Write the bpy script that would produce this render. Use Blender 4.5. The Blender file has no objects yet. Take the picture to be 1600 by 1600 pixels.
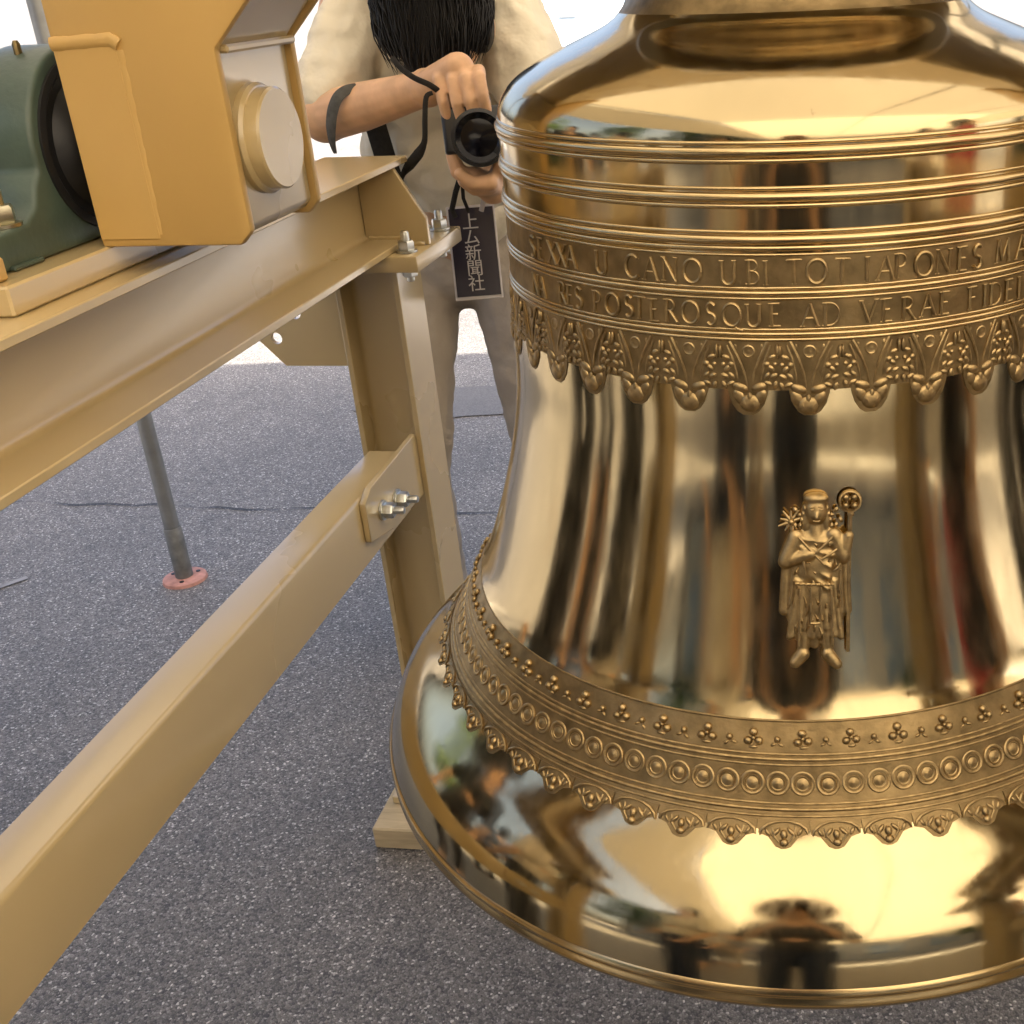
import bpy, bmesh, math, random
from math import sin, cos, pi, radians as rad, sqrt
from mathutils import Vector, Matrix, Euler

random.seed(7)
S = bpy.context.scene
COL = S.collection

# ------------------------------------------------------------------ camera
EYE = Vector((0, 0, 1.4))
PITCH, ROLL, FOC = rad(25.42), rad(-2.6), 1800.0        # focal length in pixels of the 1600 px photo
CX, CY = 1067.0, 800.0                                   # optical centre (the photo is a left crop of a 4:3 frame)
_F = Vector((0, cos(PITCH), -sin(PITCH))); _U = Vector((0, sin(PITCH), cos(PITCH))); _R = Vector((1, 0, 0))
CR = _R*cos(ROLL) + _U*sin(ROLL); CU = -_R*sin(ROLL) + _U*cos(ROLL); CF = _F
cd = bpy.data.cameras.new('camera'); cam = bpy.data.objects.new('view_camera', cd); COL.objects.link(cam)
cd.sensor_fit = 'HORIZONTAL'; cd.sensor_width = 36; cd.lens = 36*FOC/1600
cd.shift_x = -(CX-800)/1600; cd.clip_start = 0.02; cd.clip_end = 900
M = Matrix.Identity(4)
for i in range(3):
    M[i][0] = CR[i]; M[i][1] = CU[i]; M[i][2] = -CF[i]; M[i][3] = EYE[i]
cam.matrix_world = M
S.camera = cam
S.render.resolution_x = S.render.resolution_y = 1024

# ------------------------------------------------------------------ sky, sun, exposure
SUN_EL, SUN_FROM = rad(45.5), Vector((0.55, -0.84))        # light comes from behind the viewer's right shoulder
w = bpy.data.worlds.new('World'); S.world = w; w.use_nodes = True
nt = w.node_tree; nt.nodes.clear()
sky = nt.nodes.new('ShaderNodeTexSky'); sky.sky_type = 'NISHITA'; sky.sun_disc = False
sky.sun_elevation = SUN_EL; sky.sun_rotation = math.atan2(SUN_FROM.x, SUN_FROM.y)
sky.air_density = 0.6; sky.dust_density = 7.0; sky.ozone_density = 0.6
bg = nt.nodes.new('ShaderNodeBackground'); bg.inputs[1].default_value = 0.15
wo = nt.nodes.new('ShaderNodeOutputWorld')
nt.links.new(sky.outputs[0], bg.inputs[0]); nt.links.new(bg.outputs[0], wo.inputs[0])
sl = bpy.data.lights.new('sun', 'SUN'); sl.energy = 5.0; sl.angle = rad(0.53); sl.color = (1, .95, .87)
so = bpy.data.objects.new('sun', sl); COL.objects.link(so)
sd = Vector((SUN_FROM.x*cos(SUN_EL), SUN_FROM.y*cos(SUN_EL), sin(SUN_EL))).normalized()
so.rotation_euler = sd.to_track_quat('Z', 'Y').to_euler(); so.location = (0, 0, 20)
vs = S.view_settings; vs.view_transform = 'Standard'; vs.look = 'None'; vs.gamma = 1; vs.exposure = 2.0
vs.use_curve_mapping = False
S.cycles.max_bounces = 6; S.cycles.glossy_bounces = 4; S.cycles.diffuse_bounces = 3; S.cycles.transmission_bounces = 6
S.cycles.caustics_reflective = False; S.cycles.caustics_refractive = False
S.cycles.use_denoising = True

# ------------------------------------------------------------------ helpers
def at(px, py, Y):
    """point seen at photo pixel px, py at the distance Y ahead of the viewer"""
    d = CF + CR*((px-CX)/FOC) - CU*((py-CY)/FOC)
    return EYE + d*(Y/d.y)

def link(o, parent=None):
    COL.objects.link(o)
    if parent is not None: o.parent = parent
    return o
def empty(name, loc=(0, 0, 0), rz=0.0, parent=None):
    o = bpy.data.objects.new(name, None); o.location = loc; o.rotation_euler = (0, 0, rz); o.empty_display_size = .1
    return link(o, parent)
def tag(o, label, cat, group=None):
    o['label'] = label; o['category'] = cat
    if group: o['group'] = group
    return o
def struct(o): o['kind'] = 'structure'; return o
def copy_tree(o, parent=None):
    c = o.copy(); COL.objects.link(c); c.parent = parent
    for ch in list(o.children): copy_tree(ch, c)
    return c

def smooth(pts, k=5):
    P = [Vector(p) for p in pts]; out = []
    for i in range(len(P)-1):
        a, b, c, d = P[max(i-1, 0)], P[i], P[i+1], P[min(i+2, len(P)-1)]
        for j in range(k):
            t = j/k; out.append(.5*(2*b+(c-a)*t+(2*a-5*b+4*c-d)*t*t+(3*b-a-3*c+d)*t**3))
    return out+[P[-1]]
def smooth_r(rs, k=5):
    return [rs[i]+(rs[i+1]-rs[i])*j/k for i in range(len(rs)-1) for j in range(k)]+[rs[-1]]

class MB:
    def __init__(s): s.v = []; s.f = []
    def add(s, vs, fs):
        n = len(s.v); s.v += [tuple(v) for v in vs]; s.f += [tuple(i+n for i in f) for f in fs]; return s
    def box(s, x0, x1, y0, y1, z0, z1, mat=None):
        vs = [Vector((x, y, z)) for z in (z0, z1) for y in (y0, y1) for x in (x0, x1)]
        if mat is not None: vs = [mat @ v for v in vs]
        return s.add(vs, [(0, 2, 3, 1), (4, 5, 7, 6), (0, 1, 5, 4), (2, 6, 7, 3), (0, 4, 6, 2), (1, 3, 7, 5)])
    def prism(s, poly, a0, a1, axis='y'):
        """polygon in the plane across the axis, pushed from a0 to a1; poly given as (x,z) for y, (y,z) for x, (x,y) for z"""
        def P(p, a): return {'y': (p[0], a, p[1]), 'x': (a, p[0], p[1]), 'z': (p[0], p[1], a)}[axis]
        n = len(poly)
        vs = [P(p, a0) for p in poly] + [P(p, a1) for p in poly]
        fs = [tuple(range(n)), tuple(range(2*n-1, n-1, -1))] + [(i, i+n, (i+1) % n+n, (i+1) % n) for i in range(n)]
        return s.add(vs, fs)
    def tube(s, pts, r, seg=8, flat=None, caps=True):
        pts = [Vector(p) for p in pts]; n = len(pts); rs = r if isinstance(r, (list, tuple)) else [r]*n
        ref = None; rings = []
        for i, p in enumerate(pts):
            t = (pts[min(i+1, n-1)] - pts[max(i-1, 0)]).normalized()
            if ref is None: ref = Vector((0, 0, 1)) if abs(t.z) < .9 else Vector((1, 0, 0))
            a = (ref - t*ref.dot(t)).normalized(); b = t.cross(a); ref = a
            if flat is not None:      # flat = (direction of the thin axis, ratio)
                fa = Vector(flat[0]); a = (fa - t*fa.dot(t)).normalized(); b = t.cross(a)
                rings.append([p + a*(rs[i]*flat[1]*cos(2*pi*k/seg)) + b*(rs[i]*sin(2*pi*k/seg)) for k in range(seg)])
            else:
                rings.append([p + a*(rs[i]*cos(2*pi*k/seg)) + b*(rs[i]*sin(2*pi*k/seg)) for k in range(seg)])
        vs = [v for rg in rings for v in rg]; fs = []
        for i in range(n-1):
            for k in range(seg):
                fs.append((i*seg+k, i*seg+(k+1) % seg, (i+1)*seg+(k+1) % seg, (i+1)*seg+k))
        if caps: fs += [tuple(range(seg-1, -1, -1)), tuple((n-1)*seg+k for k in range(seg))]
        return s.add(vs, fs)
    def ell(s, c, r, mat=None, u=10, v=6):
        c = Vector(c); r = (r, r, r) if not isinstance(r, (list, tuple)) else r
        vs = []; fs = []
        for j in range(v+1):
            th = pi*j/v
            for i in range(u):
                p = Vector((r[0]*sin(th)*cos(2*pi*i/u), r[1]*sin(th)*sin(2*pi*i/u), r[2]*cos(th)))
                vs.append(c + (mat @ p if mat is not None else p))
        for j in range(v):
            for i in range(u):
                a, b, d, e = j*u+i, j*u+(i+1) % u, (j+1)*u+(i+1) % u, (j+1)*u+i
                fs.append((a, e, d, b))
        return s.add(vs, fs)
    def lathe(s, prof, seg=64, a0=0.0, a1=2*pi, axis=None, cap0=False, cap1=False):
        """prof: (r, h) from one end to the other, round the z axis (or matrix axis)"""
        full = abs(a1-a0-2*pi) < 1e-6; m = seg if full else seg+1
        vs = []; fs = []; n = len(prof)
        for r, h in prof:
            for k in range(m):
                a = a0+(a1-a0)*k/seg; p = Vector((r*cos(a), r*sin(a), h)); vs.append(axis @ p if axis is not None else p)
        for i in range(n-1):
            for k in range(seg):
                k2 = (k+1) % m if full else k+1
                fs.append((i*m+k, (i+1)*m+k, (i+1)*m+k2, i*m+k2))
        if cap0: fs.append(tuple(range(m)))
        if cap1: fs.append(tuple((n-1)*m+k for k in range(m-1, -1, -1)))
        return s.add(vs, fs)
    def mesh(s, name, mat, smooth=True, bevel=0, bseg=1, fixn=True, angle=35):
        me = bpy.data.meshes.new(name); me.from_pydata(s.v, [], s.f); me.update()
        bm = bmesh.new(); bm.from_mesh(me)
        if fixn: bmesh.ops.recalc_face_normals(bm, faces=bm.faces)
        if bevel:
            es = [e for e in bm.edges if len(e.link_faces) == 2 and e.calc_face_angle(0) > rad(30)]
            bmesh.ops.bevel(bm, geom=es, offset=bevel, segments=bseg, profile=.5, affect='EDGES', clamp_overlap=True)
        for f in bm.faces: f.smooth = smooth
        for e in bm.edges:
            if len(e.link_faces) == 2: e.smooth = e.calc_face_angle(0) < rad(angle)
        bm.to_mesh(me); bm.free()
        if mat: me.materials.append(mat)
        return me
    def build(s, name, mat, parent=None, loc=None, **k):
        o = bpy.data.objects.new(name, s.mesh(name, mat, **k))
        if loc is not None: o.location = loc
        return link(o, parent)

def AX(p0, p1):
    """matrix that lays the z axis along p0 -> p1, starting at p0"""
    p0 = Vector(p0); d = Vector(p1)-p0
    return Matrix.Translation(p0) @ d.to_track_quat('Z', 'Y').to_matrix().to_4x4()

def organic(name, prims, mat, parent=None, voxel=.008, it=4, disp=None):
    """one continuous skin around overlapping limbs: ('c', p0, p1, r0, r1) or ('e', centre, radii, euler)"""
    m = MB()
    for p in prims:
        if p[0] == 'c':
            a, b = Vector(p[1]), Vector(p[2]); L = (b-a).length; r0, r1 = p[3], p[4]
            pr = [(max(r0*sin(t), 1e-4), -r0*cos(t)) for t in [i*pi/12 for i in range(0, 7)]] + \
                 [(max(r1*cos(t), 1e-4), L+r1*sin(t)) for t in [i*pi/12 for i in range(0, 7)]]
            m.lathe(pr, 14, axis=AX(a, b), cap0=True, cap1=True)
        else:
            m.ell(p[1], p[2], Euler(p[3]).to_matrix() if len(p) > 3 else None, 18, 12)
    o = m.build('tmp', None, smooth=True)
    md = o.modifiers.new('r', 'REMESH'); md.mode = 'VOXEL'; md.voxel_size = voxel; md.use_smooth_shade = True
    sm = o.modifiers.new('s', 'SMOOTH'); sm.iterations = it; sm.factor = .5
    if disp:
        tx = bpy.data.textures.new(name, 'CLOUDS'); tx.noise_scale = disp[1]
        dm = o.modifiers.new('d', 'DISPLACE'); dm.texture = tx; dm.strength = disp[0]; dm.mid_level = .5; dm.texture_coords = 'GLOBAL'
    dg = bpy.context.evaluated_depsgraph_get(); dg.update()
    me = bpy.data.meshes.new_from_object(o.evaluated_get(dg), depsgraph=dg)
    old = o.data; bpy.data.objects.remove(o); bpy.data.meshes.remove(old)
    me.name = name; me.materials.clear(); me.materials.append(mat)
    for p in me.polygons: p.use_smooth = True
    return link(bpy.data.objects.new(name, me), parent)

# ------------------------------------------------------------------ materials
def mat(name, col, rough=.5, metal=0.0, spec=.5, noise=None, bump=None, stretch=None, coat=0.0, rnoise=None, wear=None):
    """noise = (scale, amount) colour variation; bump = (scale, strength, distance); rnoise = (scale, amount) gloss variation"""
    m = bpy.data.materials.new(name); m.use_nodes = True; n = m.node_tree.nodes; l = m.node_tree.links
    b = n['Principled BSDF']; b.inputs['Base Color'].default_value = (*col, 1); b.inputs['Roughness'].default_value = rough
    b.inputs['Metallic'].default_value = metal; b.inputs['Specular IOR Level'].default_value = spec
    b.inputs['Coat Weight'].default_value = coat; b.inputs['Coat Roughness'].default_value = .16
    tc = n.new('ShaderNodeTexCoord'); mp = n.new('ShaderNodeMapping'); l.new(tc.outputs['Object'], mp.inputs[0])
    if stretch: mp.inputs['Scale'].default_value = stretch
    def nz(sc, det=5):
        t = n.new('ShaderNodeTexNoise'); t.inputs['Scale'].default_value = sc; t.inputs['Detail'].default_value = det
        l.new(mp.outputs[0], t.inputs[0]); return t
    if noise:
        t = nz(noise[0]); r = n.new('ShaderNodeMapRange'); r.inputs[1].default_value = .25; r.inputs[2].default_value = .75
        r.inputs[3].default_value = 1-noise[1]; r.inputs[4].default_value = 1+noise[1]; l.new(t.outputs[0], r.inputs[0])
        mx = n.new('ShaderNodeVectorMath'); mx.operation = 'SCALE'; mx.inputs[0].default_value = col
        l.new(r.outputs[0], mx.inputs['Scale']); l.new(mx.outputs[0], b.inputs['Base Color'])
    if wear:                                              # small chips and scuffs: (scale, threshold, colour)
        t = nz(wear[0], 8); t.inputs['Roughness'].default_value = .62
        r = n.new('ShaderNodeMapRange'); r.inputs[1].default_value = wear[1]; r.inputs[2].default_value = wear[1]+.035; l.new(t.outputs[0], r.inputs[0])
        wx = n.new('ShaderNodeMix'); wx.data_type = 'RGBA'; wx.inputs[7].default_value = (*wear[2], 1); l.new(r.outputs[0], wx.inputs[0])
        src = b.inputs['Base Color'].links[0].from_socket if b.inputs['Base Color'].is_linked else None
        if src: l.new(src, wx.inputs[6])
        else: wx.inputs[6].default_value = (*col, 1)
        l.new(wx.outputs[2], b.inputs['Base Color'])
    if rnoise:
        t = nz(rnoise[0]); r = n.new('ShaderNodeMapRange'); r.inputs[1].default_value = .3; r.inputs[2].default_value = .7
        r.inputs[3].default_value = max(rough-rnoise[1], .02); r.inputs[4].default_value = rough+rnoise[1]
        l.new(t.outputs[0], r.inputs[0]); l.new(r.outputs[0], b.inputs['Roughness'])
    if bump:
        t = nz(bump[0], 3); bp = n.new('ShaderNodeBump'); bp.inputs['Strength'].default_value = bump[1]; bp.inputs['Distance'].default_value = bump[2]
        l.new(t.outputs[0], bp.inputs['Height']); l.new(bp.outputs[0], b.inputs['Normal'])
    return m

M_POL = mat('polished_bronze', (.53, .425, .240), .118, 1.0, noise=(.25, .09), bump=(5.0, .0045, .004), stretch=(40, 40, 3.2), rnoise=(2.2, .045), wear=(1.3, .71, (.40, .30, .17)))
M_RING = mat('turned_bronze', (.56, .42, .215), .22, 1.0, noise=(30, .12))
M_CAST = mat('cast_bronze', (.285, .205, .098), .46, 1.0, noise=(60, .34), bump=(260, .25, .0012), rnoise=(80, .08))
M_REL = mat('relief_bronze', (.40, .29, .140), .40, 1.0, noise=(140, .36), bump=(320, .2, .001))
M_PAINT = mat('gold_paint', (.56, .425, .210), .28, 0, .55, noise=(1.2, .05), rnoise=(1.5, .03), bump=(160, .02, .001), coat=.9, wear=(300, .76, (.28, .20, .10)))
M_PAINT2 = mat('ochre_paint', (.58, .37, .12), .40, 0, .45, noise=(5, .06), bump=(110, .09, .002), rnoise=(12, .05), wear=(260, .74, (.32, .20, .08)))
M_GREEN = mat('green_enamel', (.060, .090, .068), .38, 0, .5, noise=(30, .15), bump=(140, .2, .002))
M_DARK = mat('dark_rubber', (.012, .012, .013), .45, 0, .5, noise=(40, .2))
M_STEEL = mat('bright_steel', (.55, .55, .53), .25, 1.0, noise=(60, .12))
M_ZINC = mat('zinc_steel', (.62, .63, .60), .3, 1.0, noise=(90, .15), bump=(200, .1, .001))
M_PIPE = mat('galvanised_pipe', (.32, .325, .31), .42, .75, noise=(18, .2), bump=(90, .08, .001))
M_RUST = mat('rusty_flange', (.50, .25, .19), .7, 0, .3, noise=(45, .35), bump=(90, .3, .002))
M_WOOD = mat('timber', (.52, .41, .24), .7, 0, .3, noise=(14, .2), bump=(60, .25, .003), stretch=(1, 8, 8))
M_SKIN = mat('skin', (.64, .385, .215), .48, 0, .4, noise=(38, .16), bump=(170, .16, .0012))
M_SHIRT = mat('cream_cotton', (.74, .67, .52), .85, 0, .2, noise=(9, .07), bump=(22, .5, .014))
M_TROU = mat('stone_twill', (.43, .37, .295), .85, 0, .2, noise=(12, .07), bump=(24, .5, .012))
M_HAIR = mat('black_hair', (.008, .007, .006), .5, 0, .3, noise=(60, .3), bump=(120, .35, .002), stretch=(4, 1, .4))
M_BLACK = mat('black_plastic', (.012, .012, .013), .32, 0, .5, noise=(50, .2), bump=(300, .1, .0006))
M_GLASS = mat('lens_glass', (.004, .004, .007), .12, 0, .25)
M_WEB = mat('black_webbing', (.022, .020, .018), .7, 0, .3, noise=(200, .3), bump=(420, .3, .0006))
M_GREYWEB = mat('worn_webbing', (.085, .085, .08), .7, 0, .3, noise=(120, .3), bump=(420, .3, .0006))
M_CARD = mat('dark_card', (.022, .018, .032), .25, 0, .5)
M_VINYL = mat('clear_vinyl', (.60, .56, .55), .18, 0, .5, noise=(40, .1))
M_PRINT = mat('white_print', (.50, .47, .45), .5)
M_CARW = mat('white_car_paint', (.80, .81, .82), .25, 0, .5, coat=.5)
M_CARG = mat('car_glass', (.28, .36, .45), .06, 0, .6)
M_TYRE = mat('tyre_rubber', (.02, .02, .02), .8)
M_LAMP = mat('lamp_glass', (.7, .7, .68), .1, 0, .6)
M_RED = mat('red_cotton', (.52, .10, .11), .8, 0, .2, bump=(26, .4, .01))
M_NAVY = mat('charcoal_cotton', (.042, .043, .047), .8, 0, .2, bump=(26, .4, .01))
M_BROWN = mat('brown_straw', (.16, .085, .04), .75, 0, .3, bump=(160, .4, .002))
M_JEAN = mat('dark_denim', (.035, .045, .07), .85, 0, .2, bump=(30, .4, .008))
M_LEAF = mat('leaf', (.055, .105, .03), .55, 0, .4, noise=(1.5, .35))
M_BARK = mat('bark', (.10, .075, .05), .9, 0, .2, noise=(12, .3), bump=(20, .8, .03))
M_WALL = mat('render_wall', (.55, .50, .42), .85, 0, .2, noise=(2, .1))
M_ROOF = mat('roof_sheet', (.22, .22, .23), .6, 0, .3)
M_LINE = mat('road_paint', (.74, .74, .72), .7, 0, .3, noise=(14, .25), bump=(150, .5, .003))

# canopy: white polyester that lets part of the sunlight through
M_CANVAS = bpy.data.materials.new('tent_canvas'); M_CANVAS.use_nodes = True
_n = M_CANVAS.node_tree.nodes; _l = M_CANVAS.node_tree.links; _n.clear()
_d = _n.new('ShaderNodeBsdfDiffuse'); _d.inputs[0].default_value = (.80, .75, .64, 1)
_t = _n.new('ShaderNodeBsdfTranslucent'); _t.inputs[0].default_value = (.84, .75, .60, 1)
_x = _n.new('ShaderNodeMixShader'); _x.inputs[0].default_value = .34; _o = _n.new('ShaderNodeOutputMaterial')
_l.new(_d.outputs[0], _x.inputs[1]); _l.new(_t.outputs[0], _x.inputs[2]); _l.new(_x.outputs[0], _o.inputs[0])

# asphalt: light and dark stones in a grey binder, worn patches
M_ASPH = bpy.data.materials.new('asphalt'); M_ASPH.use_nodes = True
n = M_ASPH.node_tree.nodes; l = M_ASPH.node_tree.links; b = n['Principled BSDF']
tc = n.new('ShaderNodeTexCoord')
vo = n.new('ShaderNodeTexVoronoi'); vo.inputs['Scale'].default_value = 250; l.new(tc.outputs['Object'], vo.inputs[0])
vd = n.new('ShaderNodeTexVoronoi'); vd.feature = 'DISTANCE_TO_EDGE'; vd.inputs['Scale'].default_value = 250; l.new(tc.outputs['Object'], vd.inputs[0])
sep = n.new('ShaderNodeSeparateColor'); l.new(vo.outputs['Color'], sep.inputs[0])
cr = n.new('ShaderNodeValToRGB'); e = cr.color_ramp.elements
e[0].position = 0; e[0].color = (.060, .055, .050, 1); e[1].position = 1; e[1].color = (.62, .575, .52, 1)
for p, c in ((.35, (.150, .136, .119, 1)), (.78, (.215, .195, .171, 1)), (.93, (.30, .277, .25, 1))):
    k = e.new(p); k.color = c
l.new(sep.outputs[0], cr.inputs[0])
bn = n.new('ShaderNodeTexNoise'); bn.inputs['Scale'].default_value = 1.3; bn.inputs['Detail'].default_value = 6; l.new(tc.outputs['Object'], bn.inputs[0])
mr = n.new('ShaderNodeMapRange'); mr.inputs[1].default_value = .3; mr.inputs[2].default_value = .7; mr.inputs[3].default_value = .90; mr.inputs[4].default_value = 1.40
l.new(bn.outputs[0], mr.inputs[0])
b2 = n.new('ShaderNodeTexNoise'); b2.inputs['Scale'].default_value = 7; b2.inputs['Detail'].default_value = 8; b2.inputs['Roughness'].default_value = .7; l.new(tc.outputs['Object'], b2.inputs[0])
m2 = n.new('ShaderNodeMapRange'); m2.inputs[1].default_value = .32; m2.inputs[2].default_value = .5; m2.inputs[3].default_value = .90; m2.inputs[4].default_value = 1.02; l.new(b2.outputs[0], m2.inputs[0])
m3 = n.new('ShaderNodeMath'); m3.operation = 'MULTIPLY'; l.new(mr.outputs[0], m3.inputs[0]); l.new(m2.outputs[0], m3.inputs[1])
er = n.new('ShaderNodeMapRange'); er.inputs[1].default_value = 0; er.inputs[2].default_value = .12; er.inputs[3].default_value = .40; er.inputs[4].default_value = 1
l.new(vd.outputs['Distance'], er.inputs[0])
mm = n.new('ShaderNodeMath'); mm.operation = 'MULTIPLY'; l.new(m3.outputs[0], mm.inputs[0]); l.new(er.outputs[0], mm.inputs[1])
sc = n.new('ShaderNodeVectorMath'); sc.operation = 'SCALE'; l.new(cr.outputs[0], sc.inputs[0]); l.new(mm.outputs[0], sc.inputs['Scale'])
l.new(sc.outputs[0], b.inputs['Base Color']); b.inputs['Roughness'].default_value = .52; b.inputs['Specular IOR Level'].default_value = .55
bp = n.new('ShaderNodeBump'); bp.inputs['Strength'].default_value = .8; bp.inputs['Distance'].default_value = .003
ad = n.new('ShaderNodeMath'); ad.operation = 'ADD'; l.new(vd.outputs['Distance'], ad.inputs[0]); l.new(sep.outputs[1], ad.inputs[1])
l.new(ad.outputs[0], bp.inputs['Height']); l.new(bp.outputs[0], b.inputs['Normal'])

# ------------------------------------------------------------------ ground
g = MB().add([(-400, -400, 0), (400, -400, 0), (400, 400, 0), (-400, 400, 0)], [(0, 1, 2, 3)]).build('ground', M_ASPH, fixn=False); struct(g)
M_TAR = mat('crack_tar', (.05, .048, .046), .7)
m = MB(); pts = []; x = -7.0; yb = 3.0
while x < 6.0:                                            # a crack wandering across the yard
    base = 3.235-(x+2.085)*.165 if x < -.5 else 2.97-(x+.5)*.02
    pts.append((x, base+random.uniform(-.014, .014), random.choice((.0008, .0015, .003, .0042)))); x += random.uniform(.04, .11)
vs_ = []; fs_ = []
for i, (x, y, h) in enumerate(pts):
    vs_ += [(x, y-h, .004), (x, y+h, .004)]
    if i: fs_.append((2*i-2, 2*i, 2*i+1, 2*i-1))
ck = m.add(vs_, fs_).build('crack', M_TAR, g, fixn=False)
def line_strip(p0, p1, wd):
    p0, p1 = Vector(p0), Vector(p1); d = (p1-p0).normalized(); s = Vector((-d.y, d.x))*wd/2
    return MB().add([(*(p0-s), .004), (*(p1-s), .004), (*(p1+s), .004), (*(p0+s), .004)], [(0, 1, 2, 3)]).build('painted_line', M_LINE, g, fixn=False)
o_ = line_strip((-3.2, 1.3), (-1.745, 2.72), .020); o_.data.materials[0] = mat('faded_road_paint', (.25, .24, .23), .7, noise=(20, .35))
line_strip((-9, 5.6), (9, 5.3), .14)
random.seed(4)                                            # shadow near the person's legs, painted as a darker patch
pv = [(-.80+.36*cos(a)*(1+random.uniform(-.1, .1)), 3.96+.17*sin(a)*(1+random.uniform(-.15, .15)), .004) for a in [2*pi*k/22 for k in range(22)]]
MB().add(pv, [tuple(range(22))]).build('shadow_patch', mat('shadow_tarmac', (.13, .122, .112), .6, noise=(160, .4), bump=(240, .6, .003)), g, fixn=False)
for x in (-7.5, -5, -2.5, 0, 2.5, 5, 7.5): line_strip((x, 5.55), (x+.1, 10.5), .12)

# ------------------------------------------------------------------ the bell
TH = -rad(8.3)                                            # the stand is turned a little against the line of sight
BX, BY = 0.112, 1.074
LIPZ = .74                                                # height of the eye above the lip
bell = empty('bell', (BX, BY, 1.4-LIPZ), 0)
tag(bell, 'large polished bronze church bell with raised Latin inscription and flower friezes', 'bell')
PROF = [(.142, .022), (.142, -.006), (.1385, -.011), (.1395, -.021), (.146, -.033), (.160, -.0445), (.188, -.0565), (.218, -.0695),
        (.241, -.083), (.2535, -.0975), (.2583, -.114), (.2583, -.150), (.2592, -.178), (.2600, -.217), (.2608, -.247), (.2622, -.275),
        (.2638, -.31), (.2665, -.36), (.2778, -.42), (.2950, -.48), (.3110, -.525), (.3215, -.546), (.3350, -.568), (.3455, -.589), (.3575, -.609),
        (.3770, -.632), (.3985, -.652), (.4160, -.672), (.4265, -.690), (.4318, -.706), (.4345, -.716)]
def spline(P, sub=5):
    out = []
    for i in range(len(P)-1):
        p0, p1, p2, p3 = P[max(i-1, 0)], P[i], P[i+1], P[min(i+2, len(P)-1)]
        for k in range(sub):
            t = k/sub
            out.append(tuple(.5*((2*p1[j])+(-p0[j]+p2[j])*t+(2*p0[j]-5*p1[j]+4*p2[j]-p3[j])*t*t+(-p0[j]+3*p1[j]-3*p2[j]+p3[j])*t**3) for j in (0, 1)))
    out.append(P[-1]); return out
FINE = spline(PROF, 6)
for _ in range(3):                                        # fair the curve
    FINE = [FINE[0]]+[((FINE[i-1][0]+2*FINE[i][0]+FINE[i+1][0])/4, (FINE[i-1][1]+2*FINE[i][1]+FINE[i+1][1])/4) for i in range(1, len(FINE)-1)]+[FINE[-1]]
def prof_at(z):
    for (r0, z0), (r1, z1) in zip(FINE, FINE[1:]):
        if z1 <= z <= z0:
            t = (z0-z)/max(z0-z1, 1e-9); return r0+(r1-r0)*t, math.atan2(r1-r0, z0-z1)   # radius, outward slope going down
    return FINE[-1][0], 0
def zone(name, za, zb, mt, dr=0.0, seg=320):
    pts = [(prof_at(za)[0]+dr, za+LIPZ)]+[(r+dr, z+LIPZ) for r, z in FINE if zb < z < za]+[(prof_at(zb)[0]+dr, zb+LIPZ)]
    return MB().lathe(pts, seg).build(name, mt, bell, fixn=False, angle=180)
b_cr = zone('crown', .0219, -.0350, M_CAST)
b_sh = zone('shoulder', -.0350, -.190, M_POL)
b_in = zone('inscription_band', -.190, -.252, M_CAST)
b_fl = zone('flower_frieze', -.252, -.290, M_CAST)
b_wa = zone('waist', -.290, -.546, M_POL)
b_lo = zone('lower_frieze', -.546, -.619, M_CAST)
b_so = zone('sound_bow', -.619, -.7159, M_POL)
lip = [(.4345, -.7155), (.4375, -.7185), (.4375, -.7215), (.4350, -.7235), (.4352, -.7262), (.4372, -.7285), (.4368, -.7330), (.4330, -.7385), (.4260, -.7400),
       (.405, -.7370), (.375, -.715)]
MB().lathe([(r, z+LIPZ) for r, z in lip], 320).build('lip', M_RING, bell, fixn=False, angle=180)
MB().lathe([(.375, -.715+LIPZ)]+[(prof_at(z)[0]-t, z+LIPZ) for z, t in ((-.69, .062), (-.65, .055), (-.60, .035), (-.5, .026), (-.35, .024), (-.2, .024), (-.12, .026), (-.085, .03))]+[(.09, -.065+LIPZ), (.002, -.06+LIPZ)], 160).build('inner_wall', M_CAST, bell, fixn=False, angle=180)

def moulding(name, items, mt=M_RING):
    """a set of turned beads: (z, half height, proud)"""
    m = MB()
    for z, hh, pr in items:
        r = prof_at(z)[0]; sl_ = prof_at(z)[1]; pts = []
        for k in range(9):
            a = -pi/2+pi*k/8; du, dv = pr*cos(a)-.0004, -hh*sin(a)
            pts.append((r+du*cos(sl_)-dv*sin(sl_), z+LIPZ+dv*cos(sl_)+du*sin(sl_)))
        m.lathe(pts, 256)
    return m.build(name, mt, bell, fixn=False, angle=60)
for zc in (-.1195, -.1500):
    moulding('moulding_ring', [(zc+.0065, .0016, .0016), (zc+.0005, .0036, .0034), (zc-.0055, .0020, .0020)])
moulding('moulding_ring', [(-.1735, .0016, .0016), (-.1790, .0034, .0032), (-.1850, .0022, .0020), (-.1895, .0012, .0014)])
moulding('moulding_ring', [(-.2135, .0012, .0013), (-.2172, .0019, .0021), (-.2212, .0013, .0014)])
moulding('moulding_ring', [(-.2440, .0012, .0013), (-.2475, .0018, .0020), (-.2515, .0016, .0018)])
moulding('moulding_ring', [(-.5465, .0012, .0011)], M_CAST)
moulding('moulding_ring', [(-.5690, .0011, .0011), (-.5725, .0016, .0017), (-.5765, .0011, .0011)], M_REL)
moulding('moulding_ring', [(-.6030, .0011, .0011), (-.6068, .0017, .0018), (-.6110, .0011, .0011)], M_REL)
moulding('moulding_ring', [(.0035, .0030, .0028), (-.004, .0022, .0020)])

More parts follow.
